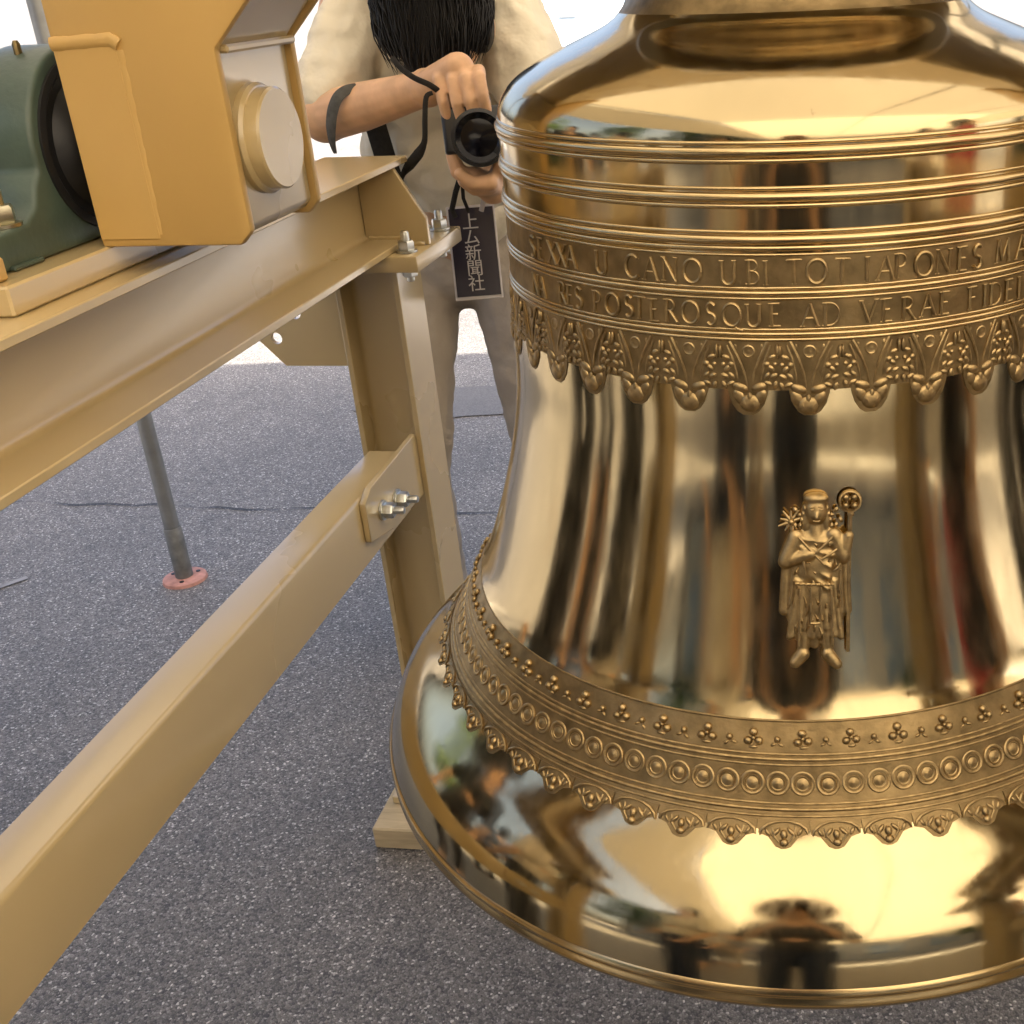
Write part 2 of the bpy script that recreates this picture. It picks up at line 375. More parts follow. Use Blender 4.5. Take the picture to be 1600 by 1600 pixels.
def on_bell(me, name, parent, z, ang, dr=0.0, spin=0.0, scale=1.0, slope=None):
    """put a small relief on the bell: u to the right, v up the wall, w outward. ang = 0 faces the viewer, + to the right"""
    r, sl_ = prof_at(z)
    if slope is not None: sl_ = slope
    a = A0 + ang
    rad_, tan_ = Vector((cos(a), sin(a), 0)), Vector((-sin(a), cos(a), 0))
    up = Vector((0, 0, 1))
    wv = (rad_*cos(sl_)+up*sin(sl_)).normalized(); vv = (up*cos(sl_)-rad_*sin(sl_)).normalized()
    o = bpy.data.objects.new(name, me)
    Mx = Matrix.Identity(4)
    cs, ss = cos(spin), sin(spin)
    uu = tan_*cs+vv*ss; v2 = vv*cs-tan_*ss
    p = rad_*(r+dr)+up*(z+LIPZ)
    for i in range(3):
        Mx[i][0] = uu[i]*scale; Mx[i][1] = v2[i]*scale; Mx[i][2] = wv[i]*scale; Mx[i][3] = p[i]
    link(o, parent); o.matrix_basis = Mx
    return o
A0 = math.atan2(-BY, -BX)                                 # direction from the bell to the viewer

# --- inscription, one object per letter; stroke capitals with serifs
def arc(cx, cy, rx, ry, a, b, k=9): return [(cx+rx*cos(rad(a+(b-a)*i/(k-1))), cy+ry*sin(rad(a+(b-a)*i/(k-1)))) for i in range(k)]
T, N_ = 1.0, .62
GL = {
 'A': (.80, [([(.04, 0), (.40, 1)], N_), ([(.40, 1), (.76, 0)], T), ([(.18, .36), (.62, .36)], N_)], [(.04, 0), (.76, 0)]),
 'B': (.62, [([(.12, 0), (.12, 1)], T), ([(.12, 1)]+arc(.28, .77, .22, .23, 90, -90)+[(.12, .54)], N_), ([(.12, .54)]+arc(.30, .27, .26, .27, 90, -90)+[(.12, 0)], N_)], [(.08, 0), (.08, 1)]),
 'C': (.82, [(arc(.46, .5, .40, .5, 48, 312, 15), T)], [(.72, .86)]),
 'D': (.84, [([(.12, 0), (.12, 1)], T), ([(.12, 1), (.3, 1)]+arc(.32, .5, .44, .5, 90, -90, 13)+[(.12, 0)], N_)], [(.08, 0), (.08, 1)]),
 'E': (.58, [([(.12, 0), (.12, 1)], T), ([(.12, 1), (.50, 1)], N_), ([(.12, .53), (.42, .53)], N_), ([(.12, 0), (.54, 0)], N_)], [(.08, 0), (.08, 1)]),
 'F': (.56, [([(.12, 0), (.12, 1)], T), ([(.12, 1), (.52, 1)], N_), ([(.12, .52), (.42, .52)], N_)], [(.12, 0), (.08, 1)]),
 'I': (.28, [([(.14, 0), (.14, 1)], T)], [(.14, 0), (.14, 1)]),
 'M': (.96, [([(.10, 0), (.18, 1)], N_), ([(.18, 1), (.48, .08)], T), ([(.48, .08), (.78, 1)], N_), ([(.78, 1), (.88, 0)], T)], [(.10, 0), (.88, 0)]),
 'N': (.84, [([(.12, 0), (.12, 1)], N_), ([(.12, 1), (.72, 0)], T), ([(.72, 0), (.72, 1)], N_)], [(.12, 0), (.72, 1), (.10, 1)]),
 'O': (.96, [(arc(.48, .5, .42, .5, 0, 360, 21), T)], []),
 'P': (.60, [([(.12, 0), (.12, 1)], T), ([(.12, 1), (.25, 1)]+arc(.27, .73, .26, .27, 90, -90)+[(.12, .46)], N_)], [(.12, 0), (.08, 1)]),
 'Q': (.96, [(arc(.48, .5, .42, .5, 0, 360, 21), T), ([(.52, .06), (.72, -.12), (.98, -.20)], N_)], []),
 'R': (.70, [([(.12, 0), (.12, 1)], T), ([(.12, 1), (.25, 1)]+arc(.27, .75, .25, .25, 90, -90)+[(.12, .5)], N_), ([(.30, .5), (.66, 0)], T)], [(.12, 0), (.08, 1), (.66, 0)]),
 'S': (.56, [(arc(.28, .75, .19, .24, 30, 270, 11)+arc(.28, .25, .21, .25, 90, -150, 11)[1:], T)], []),
 'T': (.72, [([(.36, 0), (.36, 1)], T), ([(.04, .97), (.06, 1), (.66, 1), (.68, .97)], N_)], [(.36, 0)]),
 'U': (.80, [([(.12, 1), (.12, .3)]+arc(.40, .3, .28, .3, 180, 360, 11)+[(.68, 1)], T)], [(.12, 1), (.68, 1)]),
 'V': (.80, [([(.04, 1), (.40, 0)], T), ([(.40, 0), (.76, 1)], N_)], [(.04, 1), (.76, 1)]),
 'X': (.78, [([(.06, 1), (.72, 0)], T), ([(.06, 0), (.72, 1)], N_)], [(.06, 0), (.72, 0), (.06, 1), (.72, 1)]),
}
letter_mesh = {}
def letter(ch, H):
    key = (ch, H)
    if key not in letter_mesh:
        wd, strokes, serifs = GL[ch]; m = MB()
        for pl, wt in strokes:
            m.tube([((x-wd/2)*H*.95, y*H, 0) for x, y in pl], .00145*wt*H/.018, 6)
        for x, y in serifs:
            m.tube([((x-wd/2-.11)*H*.95, y*H, 0), ((x-wd/2+.11)*H*.95, y*H, 0)], .0006, 5)
        letter_mesh[key] = m.mesh('letter', M_REL)
    return letter_mesh[key]
def ang_at(px, z):
    """angle round the bell of the wall point at height z that is seen at photo column px"""
    r = prof_at(z)[0]; best = None
    for k in range(-900, 901, 5):
        an = rad(k*.1); a = A0+an
        P = Vector((BX+r*cos(a), BY+r*sin(a), 1.4+z))-EYE
        x = CX+FOC*P.dot(CR)/P.dot(CF)
        if best is None or abs(x-px) < best[0]: best = (abs(x-px), an)
    return best[1]
ROW1 = [('S', 833), ('E', 846), ('X', 864), ('X', 878), ('A', 893), ('U', 940), ('C', 990), ('A', 1017), ('N', 1047), ('O', 1082), ('U', 1136), ('B', 1175), ('I', 1196),
        ('T', 1243), ('O', 1278), ('T', 1315), ('I', 1357), ('A', 1384), ('P', 1407), ('O', 1443), ('N', 1475), ('E', 1502), ('S', 1526), ('M', 1566), ('A', 1594)]
ROW2 = [('N', 838), ('A', 848), ('R', 880), ('E', 892), ('S', 905), ('P', 935), ('O', 958), ('S', 982), ('T', 1000), ('E', 1024), ('R', 1050), ('O', 1080), ('S', 1110), ('Q', 1143), ('U', 1180), ('E', 1211),
        ('A', 1266), ('D', 1300), ('V', 1356), ('E', 1385), ('R', 1417), ('A', 1450), ('E', 1476), ('F', 1520), ('I', 1536), ('D', 1554), ('E', 1575), ('I', 1590)]
for row, z0, H in ((ROW1, -.2105, .0172), (ROW2, -.2412, .0165)):
    for ch, px in row:
        on_bell(letter(ch, H), 'letter', b_in, z0+random.uniform(-.0004, .0004), ang_at(px, z0+H/2), .0005+random.uniform(-.0003, .0003), random.uniform(-.03, .03))

# --- flower frieze, 36 hanging motifs
m = MB()
U_ = 2*pi*.261/36
for sx, wt in ((-1, 1.0), (1, .8)):
    m.tube([(sx*.0145, -.001, 0), (sx*.0118, -.006, .0010), (sx*.0075, -.015, .0014), (sx*.0038, -.025, .0012), (sx*.0016, -.036, 0)], [.0016*wt, .0016*wt, .0014*wt, .0012*wt, .0008], 6)
    m.tube([(sx*.0165, -.004, 0), (sx*.013, -.013, .0006), (sx*.010, -.024, .0006), (sx*.0085, -.033, 0)], [.0009, .0013, .0011, .0007], 6)
    m.ell((sx*.0072, -.0365, .0006), (.0064, .0036, .0032), Matrix.Rotation(sx*.35, 3, 'Z'), 10, 6)
    m.ell((sx*.0084, -.0440, .0002), (.0044, .0068, .0028), Matrix.Rotation(-sx*.45, 3, 'Z'), 10, 6)
    m.ell((sx*.0135, -.0185, .0006), .0026, None, 8, 6)
    m.ell((sx*.0100, -.0050, .0), (.0016, .0030, .0014), None, 8, 5)
    for q in ((.0062, -.0215, -.7), (.0040, -.0275, .5), (.0092, -.0275, .9), (.0052, -.0130, .4), (.0030, -.0345, 1.2), (.0085, -.0335, -.4)):   # half of the flower at the edge of the unit
        m.ell((sx*(U_/2-q[0]), q[1], .0004), (.0034, .0020, .0020), Matrix.Rotation(sx*q[2], 3, 'Z'), 8, 5)
    m.ell((sx*(U_/2-.0011), -.0085, .0004), (.0016, .0055, .0026), None, 8, 6)
    m.ell((sx*(U_/2-.0030), -.0185, 0), (.0018, .0018, .0022), None, 8, 5)
m.ell((0, -.0490, .0010), (.0078, .0072, .0040), None, 12, 8)
m.ell((0, -.0440, .0020), (.0022, .0040, .0026), None, 8, 6)
m.ell((-.0032, -.0495, .0030), (.0016, .0044, .0018), Matrix.Rotation(.3, 3, 'Z'), 8, 5)
m.ell((.0032, -.0495, .0030), (.0016, .0044, .0018), Matrix.Rotation(-.3, 3, 'Z'), 8, 5)
m.lathe([(.0042, 0), (.0052, .0012), (.0042, .0020), (.0026, .0010), (.0002, .0018)], 12, axis=Matrix.Translation((0, -.0085, 0)))
m.v = [(x, y, z*.62) for x, y, z in m.v]
mot = m.mesh('flower_motif', M_REL)
off = ang_at(1264, -.30)
random.seed(9); jit = lambda a: random.uniform(-a, a)
for k in range(36): on_bell(mot, 'flower_motif', b_fl, -.252, off+2*pi*k/36+jit(.002), jit(.00025), jit(.03), 1+jit(.025))
# thin cast ground behind each hanging flower
m = MB(); pl = [(-.0125, .001), (-.0160, -.030), (-.0150, -.040), (-.0125, -.0485), (-.0085, -.0545), (-.0040, -.0575), (.0040, -.0575), (.0085, -.0545), (.0125, -.0485), (.0150, -.040), (.0160, -.030), (.0125, .001)]
m.prism([(x, y) for x, y in pl], -.002, .0004, 'z')
grd = m.mesh('motif_ground', M_CAST, smooth=False)
for k in range(36): on_bell(grd, 'motif_ground', b_fl, -.252, off+2*pi*k/36)

# --- lower frieze: trefoils and dots, coin row, hanging leaves
m = MB()
for x, y in ((-.0042, -.0018), (.0042, -.0018), (0, .0048)): m.ell((x, y, .0012), (.0036, .0034, .0030), None, 9, 6)
m.ell((0, -.0065, .0004), (.0040, .0016, .0016), None, 8, 5); m.ell((0, .0004, .0022), .0018, None, 8, 5)
tre = m.mesh('trefoil', M_REL)
m = MB(); m.ell((0, .0010, .001), .0026, None, 8, 6)
for sx in (-1, 1): m.ell((sx*.0028, -.0030, .0002), (.0026, .0013, .0014), Matrix.Rotation(-sx*.5, 3, 'Z'), 8, 5)
dot = m.mesh('small_bud', M_REL)
o2 = ang_at(1253, -.558)
for k in range(54):
    on_bell(tre, 'trefoil', b_lo, -.5590, o2+2*pi*k/54+jit(.002), jit(.0005)-.0006, jit(.15), 1+jit(.07)); on_bell(dot, 'small_bud', b_lo, -.5600, o2+2*pi*(k+.5)/54+jit(.002), jit(.0003)-.0002, jit(.2), 1+jit(.08))
m = MB(); m.lathe([(.0064, -.0003), (.0070, .0014), (.0084, .0018), (.0093, .0010), (.0095, -.0004)], 20)
m.lathe([(.0002, .0020), (.0022, .0018), (.0034, .0006), (.0046, .0003), (.0052, .0010), (.0058, -.0003)], 16)
m.v = [(x*1.03, y*1.03, z*.62) for x, y, z in m.v]
coin = m.mesh('coin', M_REL)
o3 = ang_at(1255, -.590)
for k in range(108):
    if k % 1 == 0: on_bell(coin, 'coin', b_lo, -.5895+jit(.0003), o3+2*pi*k/108+jit(.0008), jit(.00035), jit(.4), 1+jit(.03))
m = MB()
for sx in (-1, 1):
    m.tube([(0, -.0005, .0004)]+[(sx*x, y, z) for x, y, z in ((.006, -.001, .0012), (.0125, -.0035, .0015), (.0175, -.0085, .0014), (.0190, -.0145, .0004))], [.0010, .0014, .0016, .0014, .0008], 6)
    m.ell((sx*.0062, -.0120, .0004), (.0022, .0062, .0022), Matrix.Rotation(sx*.55, 3, 'Z'), 8, 6)
    m.ell((sx*.0128, -.0120, .0002), (.0018, .0048, .0018), Matrix.Rotation(-sx*.4, 3, 'Z'), 8, 6)
    m.tube([(sx*.0095, -.0065, 0), (sx*.0075, -.0170, .0012), (sx*.0030, -.0250, .0006)], [.0008, .0012, .0008], 6)
m.ell((0, -.0145, .0012), (.0030, .0056, .0030), None, 10, 6); m.ell((0, -.0235, .0008), (.0036, .0044, .0030), None, 10, 6)
m.v = [(x, y*.70, z*.75) for x, y, z in m.v]
lea = m.mesh('hanging_leaf', M_REL)
m = MB(); m.prism([(-.0200, .001), (-.0195, -.013), (-.0120, -.0165), (-.0060, -.0265), (0, -.0295), (.0060, -.0265), (.0120, -.0165), (.0195, -.013), (.0200, .001)], -.004, .0003, 'z'); m.v = [(x, y*.74, z) for x, y, z in m.v]
lgr = m.mesh('leaf_ground', M_CAST, smooth=False)
o4 = ang_at(1223, -.63)
for k in range(56):
    on_bell(lea, 'hanging_leaf', b_lo, -.6135, o4+2*pi*k/56, .0009+jit(.0003), jit(.05), 1+jit(.03)); on_bell(lgr, 'leaf_ground', b_lo, -.6135, o4+2*pi*k/56, .0007)

# --- the standing figure in relief on the waist
def P3(u, v, w): return (u, v, w)
fig = []
def c_(a, b, r0, r1): fig.append(('c', a, b, r0, r1))
def e_(c, r, rot=(0, 0, 0)): fig.append(('e', c, r, rot))
e_((0, .1200, .004), (.0088, .0118, .0080)); e_((0, .1290, .003), (.0100, .0050, .0085)); e_((-.0080, .113, .001), (.0042, .0120, .0055)); e_((.0080, .113, .001), (.0042, .0120, .0055))
c_((0, .108, .001), (0, .098, .001), .0062, .0075); c_((0, .1185, .0118), (0, .1150, .0126), .0012, .0018)
e_((0, .094, 0), (.0190, .0125, .0085)); e_((0, .076, 0), (.0175, .0240, .0090)); e_((0, .050, 0), (.0170, .0300, .0080)); e_((0, .034, 0), (.0165, .0120, .0070))
c_((-.015, .099, .003), (-.0235, .080, .004), .0065, .0060); c_((-.0235, .080, .004), (-.004, .086, .0085), .0055, .0042)
c_((.014, .100, .003), (.0215, .084, .004), .0065, .0060); c_((.0215, .084, .004), (.0250, .100, .006), .0052, .0042)
for x, b_ in ((-.0235, .040), (-.0175, .034), (.0175, .034), (.0235, .040)): c_((x*.95, .082, .002), (x*1.04, b_, .0015), .0040, .0044)
for x in (-.0175, -.0125, -.0075, -.0025, .0025, .0075, .0125, .0175): c_((x*.8, .064, .0052), (x*1.15, .022-.004*cos(x*400), .0046), .0020, .0030)
for k in range(5): c_((-.013+.002*k, .098-.007*k, .0070), (.013-.001*k, .094-.009*k, .0068), .0018, .0022)
e_((0, .028, 0), (.0215, .0140, .0060))
c_((-.0085, .030, .001), (-.0095, .006, .001), .0058, .0042); c_((.0085, .030, .001), (.0100, .006, .001), .0058, .0042)
c_((-.0095, .004, .002), (-.0155, -.003, .003), .0056, .0046); c_((.0100, .004, .002), (.0170, -.004, .003), .0056, .0046)
c_((0, .028, .003), (0, .012, .001), .0050, .0040)
fg = organic('saint_figure', fig, M_REL, None, .0011, 2)
fig_me = fg.data; bpy.data.objects.remove(fg)
for v_ in fig_me.vertices: v_.co.z *= .78
zf = -.500; af = ang_at(1270, -.46)
so_fig = on_bell(fig_me, 'saint_figure', b_wa, zf, af, .0008, rad(-1), 1.0, math.atan2(prof_at(-.500)[0]-prof_at(-.365)[0], .135))
so_fig['label'] = 'raised robed standing figure on the bell waist'
m = MB()
for x0, y0, x1, y1 in ((-.014, .1, .006, .078), (.013, .1, -.006, .082), (-.016, .063, .014, .062), (-.004, .06, -.0035, .03), (.004, .06, .0035, .03), (-.004, .031, .004, .031),
                       (-.012, .058, -.013, .012), (.012, .058, .0135, .012), (-.018, .074, -.0195, .046), (.019, .074, .0205, .044), (.004, .082, .016, .090), (-.008, .070, -.010, .082)):
    m.tube([(x0, y0, .0074), ((x0+x1)/2, (y0+y1)/2, .0080), (x1, y1, .0068)], .0010, 6)
random.seed(21)
for k in range(46):                                       # broken drapery and embroidery
    x = random.uniform(-.020, .020); y = random.uniform(.024, .098); L = random.uniform(.006, .014); dx = random.uniform(-.003, .003)
    if y > .066: dx = random.uniform(-.008, .008); L *= .6
    m.tube([(x, y, .0050-.06*abs(x)), (x+dx*.5+.0008, y-L*.5, .0072-.10*abs(x)), (x+dx, y-L, .0048-.06*abs(x))], [.0006, .0011, .0005], 5)
for sx in (-1, 1):
    m.ell((sx*.0034, .1212, .0088), (.0017, .0010, .0010), None, 8, 5); m.tube([(sx*.0015, .1236, .0094), (sx*.0050, .1232, .0084)], .0007, 5)
    for k in range(4): m.ell((sx*(.0085+.0012*k), .1215-.0045*k, .0030), (.0018, .0028, .0020), None, 8, 5)
    for k in range(5): m.ell((sx*(.012+.0035*(k % 3)), .104+.004*k, .0012), (.0026, .0019, .0016), Matrix.Rotation(sx*k, 3, 'Z'), 8, 5)
m.tube([(-.0026, .1128, .0092), (0, .1122, .0098), (.0026, .1128, .0092)], .0007, 5)
for k in range(7): m.ell((-.012+.004*k, .0625, .0082), .0013, None, 8, 5)
def child(mb, name, mt, par):
    o = bpy.data.objects.new(name, mb.mesh(name, mt)); link(o, b_wa); o.matrix_basis = so_fig.matrix_basis.copy(); return o
child(m, 'robe_folds', M_REL, so_fig)
m = MB()                                                  # staff with a round crook head
m.tube([(.0258, .006, .001), (.0255, .060, .004), (.0262, .118, .003)], .0016, 6)
m.lathe([(.0062, -.0004), (.0074, .0018), (.0086, .0016), (.0094, -.0004)], 18, axis=Matrix.Translation((.0262, .1265, .001)))
for a in range(0, 360, 90): m.ell((.0262+.0046*cos(rad(a+45)), .1265+.0046*sin(rad(a+45)), .0012), .0030, None, 8, 5)
m.ell((.0266, .1165, .002), (.0030, .0026, .0024), None, 8, 5)
child(m, 'staff', M_REL, so_fig)
m = MB()                                                  # flower with spread rays at the other shoulder
for k in range(9):
    a = rad(20+k*36); L = .0105 if k % 2 else .0085
    m.tube([(-.0190, .1110, .0015), (-.0190+L*cos(a), .1110+L*sin(a), .0018)], [.0020, .0007], 6)
m.ell((-.0190, .1110, .0025), .0028, None, 8, 5); m.tube([(-.0185, .108, .002), (-.0160, .094, .003)], .0014, 6)
child(m, 'ray_flower', M_REL, so_fig)

# ------------------------------------------------------------------ steel stand
def frame_pt(x, y, z): return Vector((BX+x*cos(TH)-y*sin(TH), BY+x*sin(TH)+y*cos(TH), z))
stand = empty('bell_stand', (BX, BY, 0), TH)
tag(stand, 'gold painted steel stand of welded and bolted beams carrying the bell', 'bell stand')
def h_poly(cx, cz, W, Hh, tw, tf, rf=.009, rot=False):
    """H outline in (x, z) or turned (web across)"""
    def fil(x, z, sx, sz): return [(x+sx*rf*(1-cos(t)), z+sz*rf*(1-sin(t))) for t in (0, pi/8, pi/4, 3*pi/8, pi/2)]
    w2, h2, t2 = W/2, Hh/2, tw/2; P = []
    P += [(-w2, -h2), (w2, -h2), (w2, -h2+tf)]
    P += [(t2+rf-rf*sin(t), -h2+tf+rf-rf*cos(t)) for t in (0, pi/8, pi/4, 3*pi/8, pi/2)]
    P += [(t2+rf-rf*cos(t), h2-tf-rf+rf*sin(t)) for t in (0, pi/8, pi/4, 3*pi/8, pi/2)]
    P += [(w2, h2-tf), (w2, h2), (-w2, h2), (-w2, h2-tf)]
    P += [(-t2-rf+rf*sin(t), h2-tf-rf+rf*cos(t)) for t in (0, pi/8, pi/4, 3*pi/8, pi/2)]
    P += [(-t2-rf+rf*cos(t), -h2+tf+rf-rf*sin(t)) for t in (0, pi/8, pi/4, 3*pi/8, pi/2)]
    P += [(-w2, -h2+tf)]
    if rot: P = [(z, -x) for x, z in P]
    return [(cx+x, cz+z) for x, z in P]
def hexbolt(name, parent, p, ax, r=.0105, L=.016, mt=M_ZINC, washer=True):
    """nut on a threaded end, axis ax"""
    A = AX(p, Vector(p)+Vector(ax)); m = MB()
    if washer: m.lathe([(.0, .0), (r*1.45, 0), (r*1.45, .003), (r*.6, .003)], 18, axis=A)
    m.lathe([(r*1.08, .003), (r*1.15, .0045), (r*1.15, .003+L*.62), (r*1.02, .003+L*.75), (0.0005, .003+L*.75)], 6, axis=A)
    m.lathe([(r*.58, .003), (r*.58, .003+L*1.35), (r*.45, .003+L*1.5), (.0005, .003+L*1.5)], 14, axis=A)
    return m.build(name, mt, parent, bevel=0)
BT, BB = 1.163, 1.043                                    # top and underside of the long beams
for s in (-1, 1):
    xc = .652*s
    MB().prism(h_poly(xc, (BT+BB)/2, .128, BT-BB, .007, .0095), -.84, .61, 'y').build('beam', M_PAINT, stand, bevel=.0012)
    for e in (-1, 1):
        yc = .588 if e > 0 else -.78
        MB().prism([(xc-.105, yc-.105), (xc+.105, yc-.105), (xc+.105, yc+.105), (xc-.105, yc+.105)], BB-.024, BB-.0005, 'z').build('cap_plate', M_PAINT, stand, bevel=.0025, bseg=2)
        MB().prism(h_poly(xc, yc, .10, .10, .0065, .0085, .008, True), .062, BB-.0245, 'z').build('post', M_PAINT, stand, bevel=.001)
        MB().box(xc-.09, xc+.09, yc-.09, yc+.09, .045, .0615).build('foot_plate', M_PAINT, stand, bevel=.002)
        for sx in (-1, 1):                               # ribs between beam and cap plate
            yy = yc-.028*e
            pl = [(xc+sx*.0045, BB+.0097), (xc+sx*.100, BB+.0003), (xc+sx*.100, BB+.038), (xc+sx*.060, BT-.0098), (xc+sx*.0045, BT-.0098)]
            MB().prism(pl, yy-.0045, yy+.0045, 'y').build('rib', M_PAINT, stand, bevel=.0008)
            for sy in (-1, 1):
                hexbolt('nut', stand, (xc+sx*.081, yc+sy*.076, BB), (0, 0, 1), .0105, .018)
                hexbolt('bolt_head', stand, (xc+sx*.081, yc+sy*.076, BB-.0245), (0, 0, -1), .0100, .010)
        for sx, yy in ((1, yc-.05), (-1, yc+.05)):        # fillet welds under the cap plate
            MB().tube([(xc-.05+.004*k, yy-.003*sx+.0006*sin(k*1.9), BB-.0255) for k in range(26)], [.0042+.0006*sin(k*1.4) for k in range(26)], 6).build('weld_bead', M_PAINT, stand)
        for sx in (-1, 1):
            MB().tube([(xc+sx*(.010+.004*k), yc-.028*e-.0055*e+.0005*sin(k*2.1), BB+.0105-.0085*(k > 13)) for k in range(22)], [.0036+.0005*sin(k*1.7) for k in range(22)], 6).build('weld_bead', M_PAINT, stand)
        # lug plate with two holes on the outer side of the post
        xo = xc+s*.051; m = bmesh.new()
        outer = [(xo, .838), (xo+s*.138, .838), (xo+s*.180, .885), (xo+s*.180, .985), (xo, 1.018)]
        holes = [(xo+s*.107, .925), (xo+s*.146, .884)]
        loops = [outer]+[[(hx+.0095*cos(2*pi*k/18), hz+.0095*sin(2*pi*k/18)) for k in range(18)] for hx, hz in holes]
        eds = []
        for lp in loops:
            vv = [m.verts.new((x, yc+.030*e-.0045, z)) for x, z in lp]
            eds += [m.edges.new((vv[i], vv[(i+1) % len(vv)])) for i in range(len(vv))]
        bmesh.ops.triangle_fill(m, use_beauty=True, use_dissolve=False, edges=eds)
        ex = bmesh.ops.extrude_face_region(m, geom=m.faces[:])
        bmesh.ops.translate(m, vec=(0, .009, 0), verts=[v for v in ex['geom'] if isinstance(v, bmesh.types.BMVert)])
        bmesh.ops.recalc_face_normals(m, faces=m.faces)
        me = bpy.data.meshes.new('lug_plate'); m.to_mesh(me); m.free(); me.materials.append(M_PAINT)
        link(bpy.data.objects.new('lug_plate', me), stand)
        # connection plate and bolts of the tie beam
        xi = xc-s*.0 + (-s)*.0
        xp = s*.6195
        yq = lambda v: v if e > 0 else -v-.192
        pl = [(yq(.318), .672), (yq(.318), .732), (yq(.345), .7455), (yq(.537), .752), (yq(.537), .648), (yq(.40), .654)]
        MB().prism(pl, min(xp, xp-s*.009), max(xp, xp-s*.009), 'x').build('connection_plate', M_PAINT, stand, bevel=.001)
        for yy, zz in ((.372, .698), (.428, .690)):
            hexbolt('nut', stand, (xp-s*.0095, yq(yy), zz), (-s, 0, 0), .0105, .020, M_ZINC)
    # tie: channel with its web inward
    xo, xi = s*.674, s*.6200
    t = .007
    poly = [(xi, .638), (xo, .638), (xo, .638+t), (xi+s*t, .638+t), (xi+s*t, .738-t), (xo, .738-t), (xo, .738), (xi+s*.006, .738), (xi+s*.0018, .7362), (xi, .732)]
    MB().prism(poly, -.69, .500, 'y').build('tie_beam', M_PAINT, stand, bevel=.0012)
for e in (-1, 1):                                         # low sills joining the two sides
    MB().prism(h_poly(.588 if e > 0 else -.78, .13, .075, .075, .006, .007, .006), -.595, .595, 'x').build('sill', M_PAINT, stand, bevel=.001)
for i, (s, e) in enumerate(((-1, 1), (-1, -1), (1, 1), (1, -1))):
    xc, yc = .652*s, (.588 if e > 0 else -.78)
    o = empty('timber_block', frame_pt(xc, yc, 0), TH)
    for k in range(2):
        m = MB().box(-.105+k*.107, -.001+k*.105, -.158, .16, 0, .0445)
        m.build('plank', M_WOOD, o, bevel=.003)
    tag(o, ['pale timber packing block under the far post, beside the bell lip', 'pale timber packing block under the near post at the left of the stand',
            'pale timber packing block under the far right post', 'pale timber packing block under the near right post'][i], 'timber block', 'packing blocks under the stand')

# ------------------------------------------------------------------ headstock with its drop arms
hs = empty('headstock', frame_pt(0, 0, 1.19), TH)
tag(hs, 'ochre painted welded steel headstock arm hanging beside the green bearing', 'headstock')
Z0 = 1.19
SY = -.040                                                # line of the shaft
for s in (-1, 1):
    xo, xi = .622, .476
    def pX(x): return s*x
    side = [(pX(xo), 1.188), (pX(xi+.012), 1.188), (pX(xi), 1.200), (pX(xi), 1.352), (pX(xi-.050), 1.402), (pX(xi-.10), 1.435), (pX(xi-.10), 1.60), (pX(xo), 1.60)]
    for y0, y1 in ((-.101, -.090), (.046, .057)):         # cheek plates
        MB().prism([(x, z-Z0) for x, z in side], y0, y1, 'y').build('cheek_plate', M_PAINT2, hs, bevel=.003, bseg=2)
    core = [(pX(xo-.004), 1.194), (pX(xi+.014), 1.194), (pX(xi+.006), 1.203), (pX(xi+.006), 1.350), (pX(xi-.046), 1.4055), (pX(xi-.094), 1.439), (pX(xi-.094), 1.594), (pX(xo-.004), 1.594)]
    MB().prism([(x, z-Z0) for x, z in core], -.0895, .0455, 'y').build('drop_arm', M_PAINT, hs, bevel=.002)
    MB().box(min(pX(xi+.0055), pX(xi-.006)), max(pX(xi+.0055), pX(xi-.006)), -.0895, .0455, 1.3475-Z0, 1.3545-Z0).build('shelf_bar', M_PAINT, hs, bevel=.002)
    A = AX((pX(xi+.0065), SY, 1.272-Z0), (pX(xi-1), SY, 1.272-Z0))
    MB().lathe([(.0, -.002), (.0485, -.002), (.0485, .006), (.046, .009), (.0445, .0095), (.0445, .0205), (.0425, .0225), (.0002, .0228)], 48, axis=A).build('boss', M_PAINT, hs, angle=25)
    MB().lathe([(.030, 0), (.030, .13)], 32, axis=AX((pX(xo-.001), SY, 1.272-Z0), (pX(xo+1), SY, 1.272-Z0)), cap1=True).build('shaft', M_STEEL, hs)
    def bead(pts, r):
        q = []; random.seed(3)
        for (a, b_) in zip(pts, pts[1:]):
            a, b_ = Vector(a), Vector(b_); k = max(2, int((b_-a).length/.004))
            q += [a.lerp(b_, i/k)+Vector((random.uniform(-.0002, .0002), 0, random.uniform(-.0002, .0002))) for i in range(k)]
        q.append(Vector(pts[-1])); return q
    yb = -.1015
    hz = bead([(pX(.621), yb, 1.3605-Z0), (pX(.567), yb, 1.3625-Z0), (pX(.560), yb, 1.358-Z0)], 0)
    MB().tube(hz, [.0058+.0003*sin(i*1.1) for i in range(len(hz))], 10, ((0, 1, 0), .6)).build('weld_bead', M_PAINT2, hs)
    vz = bead([(pX(.5615), yb+.0005, 1.354-Z0), (pX(.5645), yb+.0005, 1.199-Z0)], 0)
    MB().tube(vz, [.0040+.0004*sin(i*1.3) for i in range(len(vz))], 8, ((0, 1, 0), .26)).build('weld_bead', M_PAINT2, hs)
    MB().box(min(pX(.563), pX(.6205)), max(pX(.563), pX(.6205)), -.1024, -.1012, 1.195-Z0, 1.358-Z0).build('doubler_plate', M_PAINT2, hs, bevel=.0008)
MB().box(-.375, .375, -.0885, .0445, 1.4425-Z0, 1.590-Z0).build('crossbeam', M_PAINT, hs, bevel=.003)
MB().lathe([(.16, 1.4225-Z0), (.16, 1.4420-Z0)], 48, cap0=True, cap1=True).build('crown_plate', M_PAINT, hs, bevel=.002)

